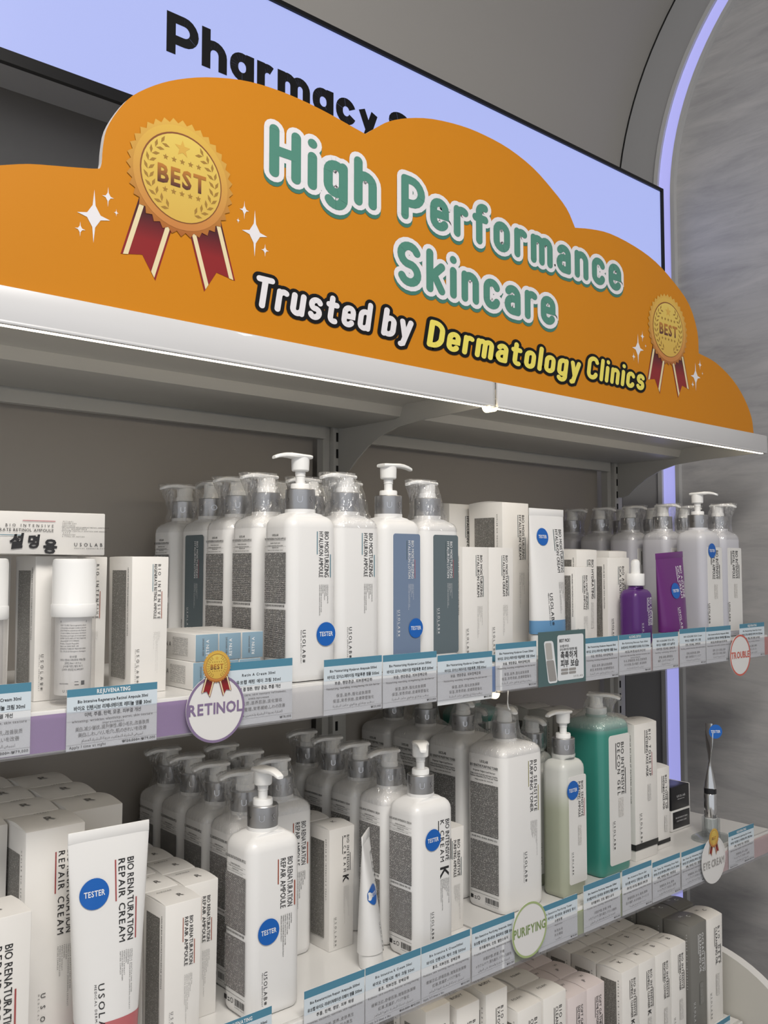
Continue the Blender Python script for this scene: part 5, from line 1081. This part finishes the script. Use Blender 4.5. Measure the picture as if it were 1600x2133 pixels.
tag(1.8080, 1.9150, 1.4286, zn, 'REJUVENATING', 'Bio Moisturizing Aqua Eye Cream', '바이오 모이스처라이징 아쿠아 아이 크림 30ml', ('수분, 주름, 탄력, 영양, 눈가개선', 'Hydration, wrinkles, elasticity', '补水、皱纹、弹性', '水分、しわ、ハリ', 'ترطيب حول العين'), '₩60,000', 'REJUVENATING eye cream price tag at the middle rail right end')
zl, zk = 1.0208, .9440
LT = [(.5530, .6470, 1.0190, 'REJUVENATING', 'Bio Renaturation Repair Ampoule 50ml', '유쏘랩 바이오 리네이처레이션 리페어 앰플 50ml', REP, '₩60,000', 'REJUVENATING repair ampoule tag at the bottom edge', None), (.6955, .7935, zl, None, 'Bio Renaturation Repair Ampoule 500ml', '유쏘랩 바이오 리네이처레이션 리페어 앰플 500ml', REP, '₩120,000', 'repair ampoule 500ml price tag right of the repair tester', None),
      (.7950, .8950, zl, None, 'Bio Intensive K Cream 50ml', '바이오 인텐시브 케이 크림 50ml', KCT, '₩60,000> ₩45,000', 'K cream 50ml price tag with a struck-out price', 'Apply 2-3 times a day.'), (.8965, .9945, zl, None, 'Bio Intensive K Cream500ml', '바이오 인텐시브 케이 크림 500ml', KCT, '₩120,000', 'K cream 500ml price tag below the K cream tester', 'Apply 2-3 times a day.'),
      (.9985, 1.0930, 1.0212, None, 'Bio Sensitive Purifying Ampoule 50ml', '유쏘랩 바이오 센시티브 퓨리파잉 앰플 50ml', PUR, '₩60,000', 'purifying ampoule 50ml price tag left of the green round card', None), (1.1500, 1.2500, 1.0122, None, 'Bio Sensitive Purifying Toner', '유쏘랩 바이오 센시티브 퓨리파잉 토너', ('수분보충', 'Hydration', '补充水分', '水分補給', 'ترطيب'), '₩78,000', 'purifying toner price tag right of the green round card', None),
      (1.2675, 1.3715, 1.0200, None, 'Bio Sensitive Purifying Ampoule 500ml', '유쏘랩 바이오 센시티브 퓨리파잉 앰플 500ml', PUR, '₩120,000', 'purifying ampoule 500ml price tag below the sage bottle', None), (1.3775, 1.4685, 1.0208, None, 'Bio Intensive Decon Gel', '유쏘랩 바이오 인텐시브 데콘 젤', ('피부 진정, 수분 공급, 쿨링 효과, 장벽 강화', 'Skin soothing, hydration, cooling effect, barrier', '舒缓肌肤、补水、清凉、屏障', '肌の鎮静、水分供給、クーリング', 'تهدئة البشرة وترطيبها'), '₩120,000', 'decon gel price tag below the teal bottle', None),
      (1.4715, 1.5635, 1.0145, None, 'Bio Tone Up Whitening Face Mask', '바이오 톤 업 화이트닝 페이스 마스크 200ml', WHI, '₩78,000', 'whitening mask price tag below the tall mask carton', None), (1.5690, 1.6590, 1.0130, None, 'Bio Tone Up Whitening Face Mask', '바이오 톤 업 화이트닝 페이스 마스크 100ml', WHI, '₩60,000', 'whitening mask price tag left of the eye cream round card', None),
      (1.7445, 1.8485, 1.0162, 'REJUVENATING', 'Bio Advanced Lightning Eye Cream', '바이오 어드밴스드 라이트닝 아이 크림 30ml', WHI, '₩120,000> ₩79,000', 'REJUVENATING eye cream price tag at the lower rail right end', 'Apply 2-3 times')]
for x0, x1, zt, hdr, en, kr, rest, pr, lb, ap in LT: tag(x0, x1, zt, zk, hdr, en, kr, rest, pr, lb, ap, strike=1 if '>' in pr else None)
tag(1.6400, 1.7350, .6656, .5920, None, 'Bio Deep Cleansing Oil', '바이오 딥 클렌징 오일', WHI, '₩60,000', 'price tag on the lowest shelf at the bottom right')

# dark promotional card
ps = []; W, H = .124, .087; b = MB(); b.box(0, W, 0, .0007, -H, 0); ps.append(('card', b.mesh('card', ['card'], False), []))
b = MB(); R = lambda x, z, w, h, r, y, m: b.poly([(p[0], p[1]) for p in rrect(w, h, r, 4, x, z)], y, m)
R(.083, -.044, .070, .074, .004, -.0003, 0)
Q = lambda x0, z0, x1, z1, w, r, y, m: b.poly([(Vector((x0, z0)).lerp(Vector((x1, z1)), .5) + Vector((p[0], p[1])).to_2d()).to_tuple() if False else ((x0 + x1) / 2 + p[0] * 1 + p[1] * (x1 - x0) / abs(z1 - z0), (z0 + z1) / 2 + p[1]) for p in rrect(w, abs(z1 - z0), r, 4)], y, m)
Q(.036, -.083, .025, -.015, .024, .005, -.0003, 0); Q(.0355, -.080, .0285, -.046, .019, .003, -.0005, 1); Q(.0280, -.045, .0242, -.018, .016, .003, -.0005, 2)
y = -.0006
T(b, 'BEST PICK!', (.053, y, -.0185), RX, UP, .0047, .028, .03, 3); T(b, '유쏘랩 바이오', (.054, y, -.0270), RX, UP, .0034, .024, .012, 3); T(b, '모이스처라이징 히알루론 앰플', (.054, y, -.0325), RX, UP, .0034, .046, .010, 3)
T(b, '촉촉하게', (.056, y, -.0450), RX, UP, .0092, .044, .022, 3); T(b, '피부 보습', (.056, y, -.0585), RX, UP, .0092, .048, .022, 3)
for i in range(4): R(.066 + .021 * (i % 2), -.064 - .0055 * (i // 2), .019, .0042, .0018, -.0005, 1)
T(b, 'USOLAB', (.090, y, -.0775), RX, UP, .0030, .024, .0, 4)
ps.append(('card_print', b.mesh('card_print', ['paper', 'fp_pale', 'carton_side', 'ink', 'ink2'], False), []))
spawn('promotion_card', ps, (1.1520, -.0112, 1.4432), 0, 'dark teal BEST PICK card with a printed bottle standing in the rail', 'card')

# round category cards
def wobbler(x, z, r, txt, ring, ink, L, label, medal=None, th=.0050, zt=0., rx=1.):
    ps = []; b = MB(); pts = [(p[0] * rx, p[1]) for p in circle(0, 0, r, 56)]; b.plate(pts[::-1] if False else pts, 0, .0009); ps.append(('disc', b.mesh('disc', ['wob'], False), []))
    b = MB(); n = 56; b.add([(rx * r * math.cos(2 * math.pi * i / n), -.0004, r * math.sin(2 * math.pi * i / n)) for i in range(n)] + [((rx * r - th * .7) * math.cos(2 * math.pi * i / n), -.0004, (r - th * .7) * math.sin(2 * math.pi * i / n)) for i in range(n)], [(i, (i + 1) % n, n + (i + 1) % n, n + i) for i in range(n)], 0); ps.append(('coloured_ring', b.mesh('coloured_ring', [ring], False), []))
    b = MB(); T(b, txt, (0, -.0005, -L * .075 + zt), RX, UP, L * .17, L, .026, 0, 'c'); ps.append(('lettering', b.mesh('lettering', [ink], False), []))
    e = spawn('shelf_wobbler', ps, (x, -.0135, z), 0, label, 'sign', 'round category cards on the rails')
    if medal:
        g = put('best_medal', None, e, (0, -.0012, medal[0])); g.scale = (medal[1],) * 3
        for nm, me in MEDAL: put(nm, me, g)
wobbler(.5615, 1.3835, .0390, 'RETINOL', 'wpurple', 'wpurple', .0720, 'white round card with purple ring reading RETINOL below a gold medal', (.0490, .27), .0042)
wobbler(1.7970, 1.3660, .0420, 'TROUBLE', 'wred', 'wred', .074, 'white round card with red ring reading TROUBLE', None, .0050)
wobbler(1.1215, .9890, .0415, 'PURIFYING', 'wgreen', 'wgdark', .076, 'white round card with green ring reading PURIFYING', None, .0046)
wobbler(1.6745, .9790, .0440, 'EYE CREAM', 'wob', 'wgrey', .078, 'pale round card reading EYE CREAM below a gold medal', (.0425, .26), .004, -.0065)

# loose end of LED wire hanging below the middle rail
b = MB(); P = [(1.105, .012, 1.357), (1.1055, .013, 1.345), (1.108, .016, 1.333), (1.113, .019, 1.325), (1.119, .021, 1.321)]
b.loft([[(x + .0011 * math.cos(q), y, z + .0 * q) if k < 2 else (x + .0011 * math.cos(q) * .7, y + .0011 * math.sin(q), z + .0009 * math.cos(q)) for q in [2 * math.pi * i / 8 for i in range(8)]] if k else [(x + .0011 * math.cos(q), y + .0011 * math.sin(q), z) for q in [2 * math.pi * i / 8 for i in range(8)]] for k, (x, y, z) in enumerate(P)])
put('loose_wire', b.mesh('loose_wire', ['pump']), label='thin white loose wire hanging under the middle price rail', cat='wire')
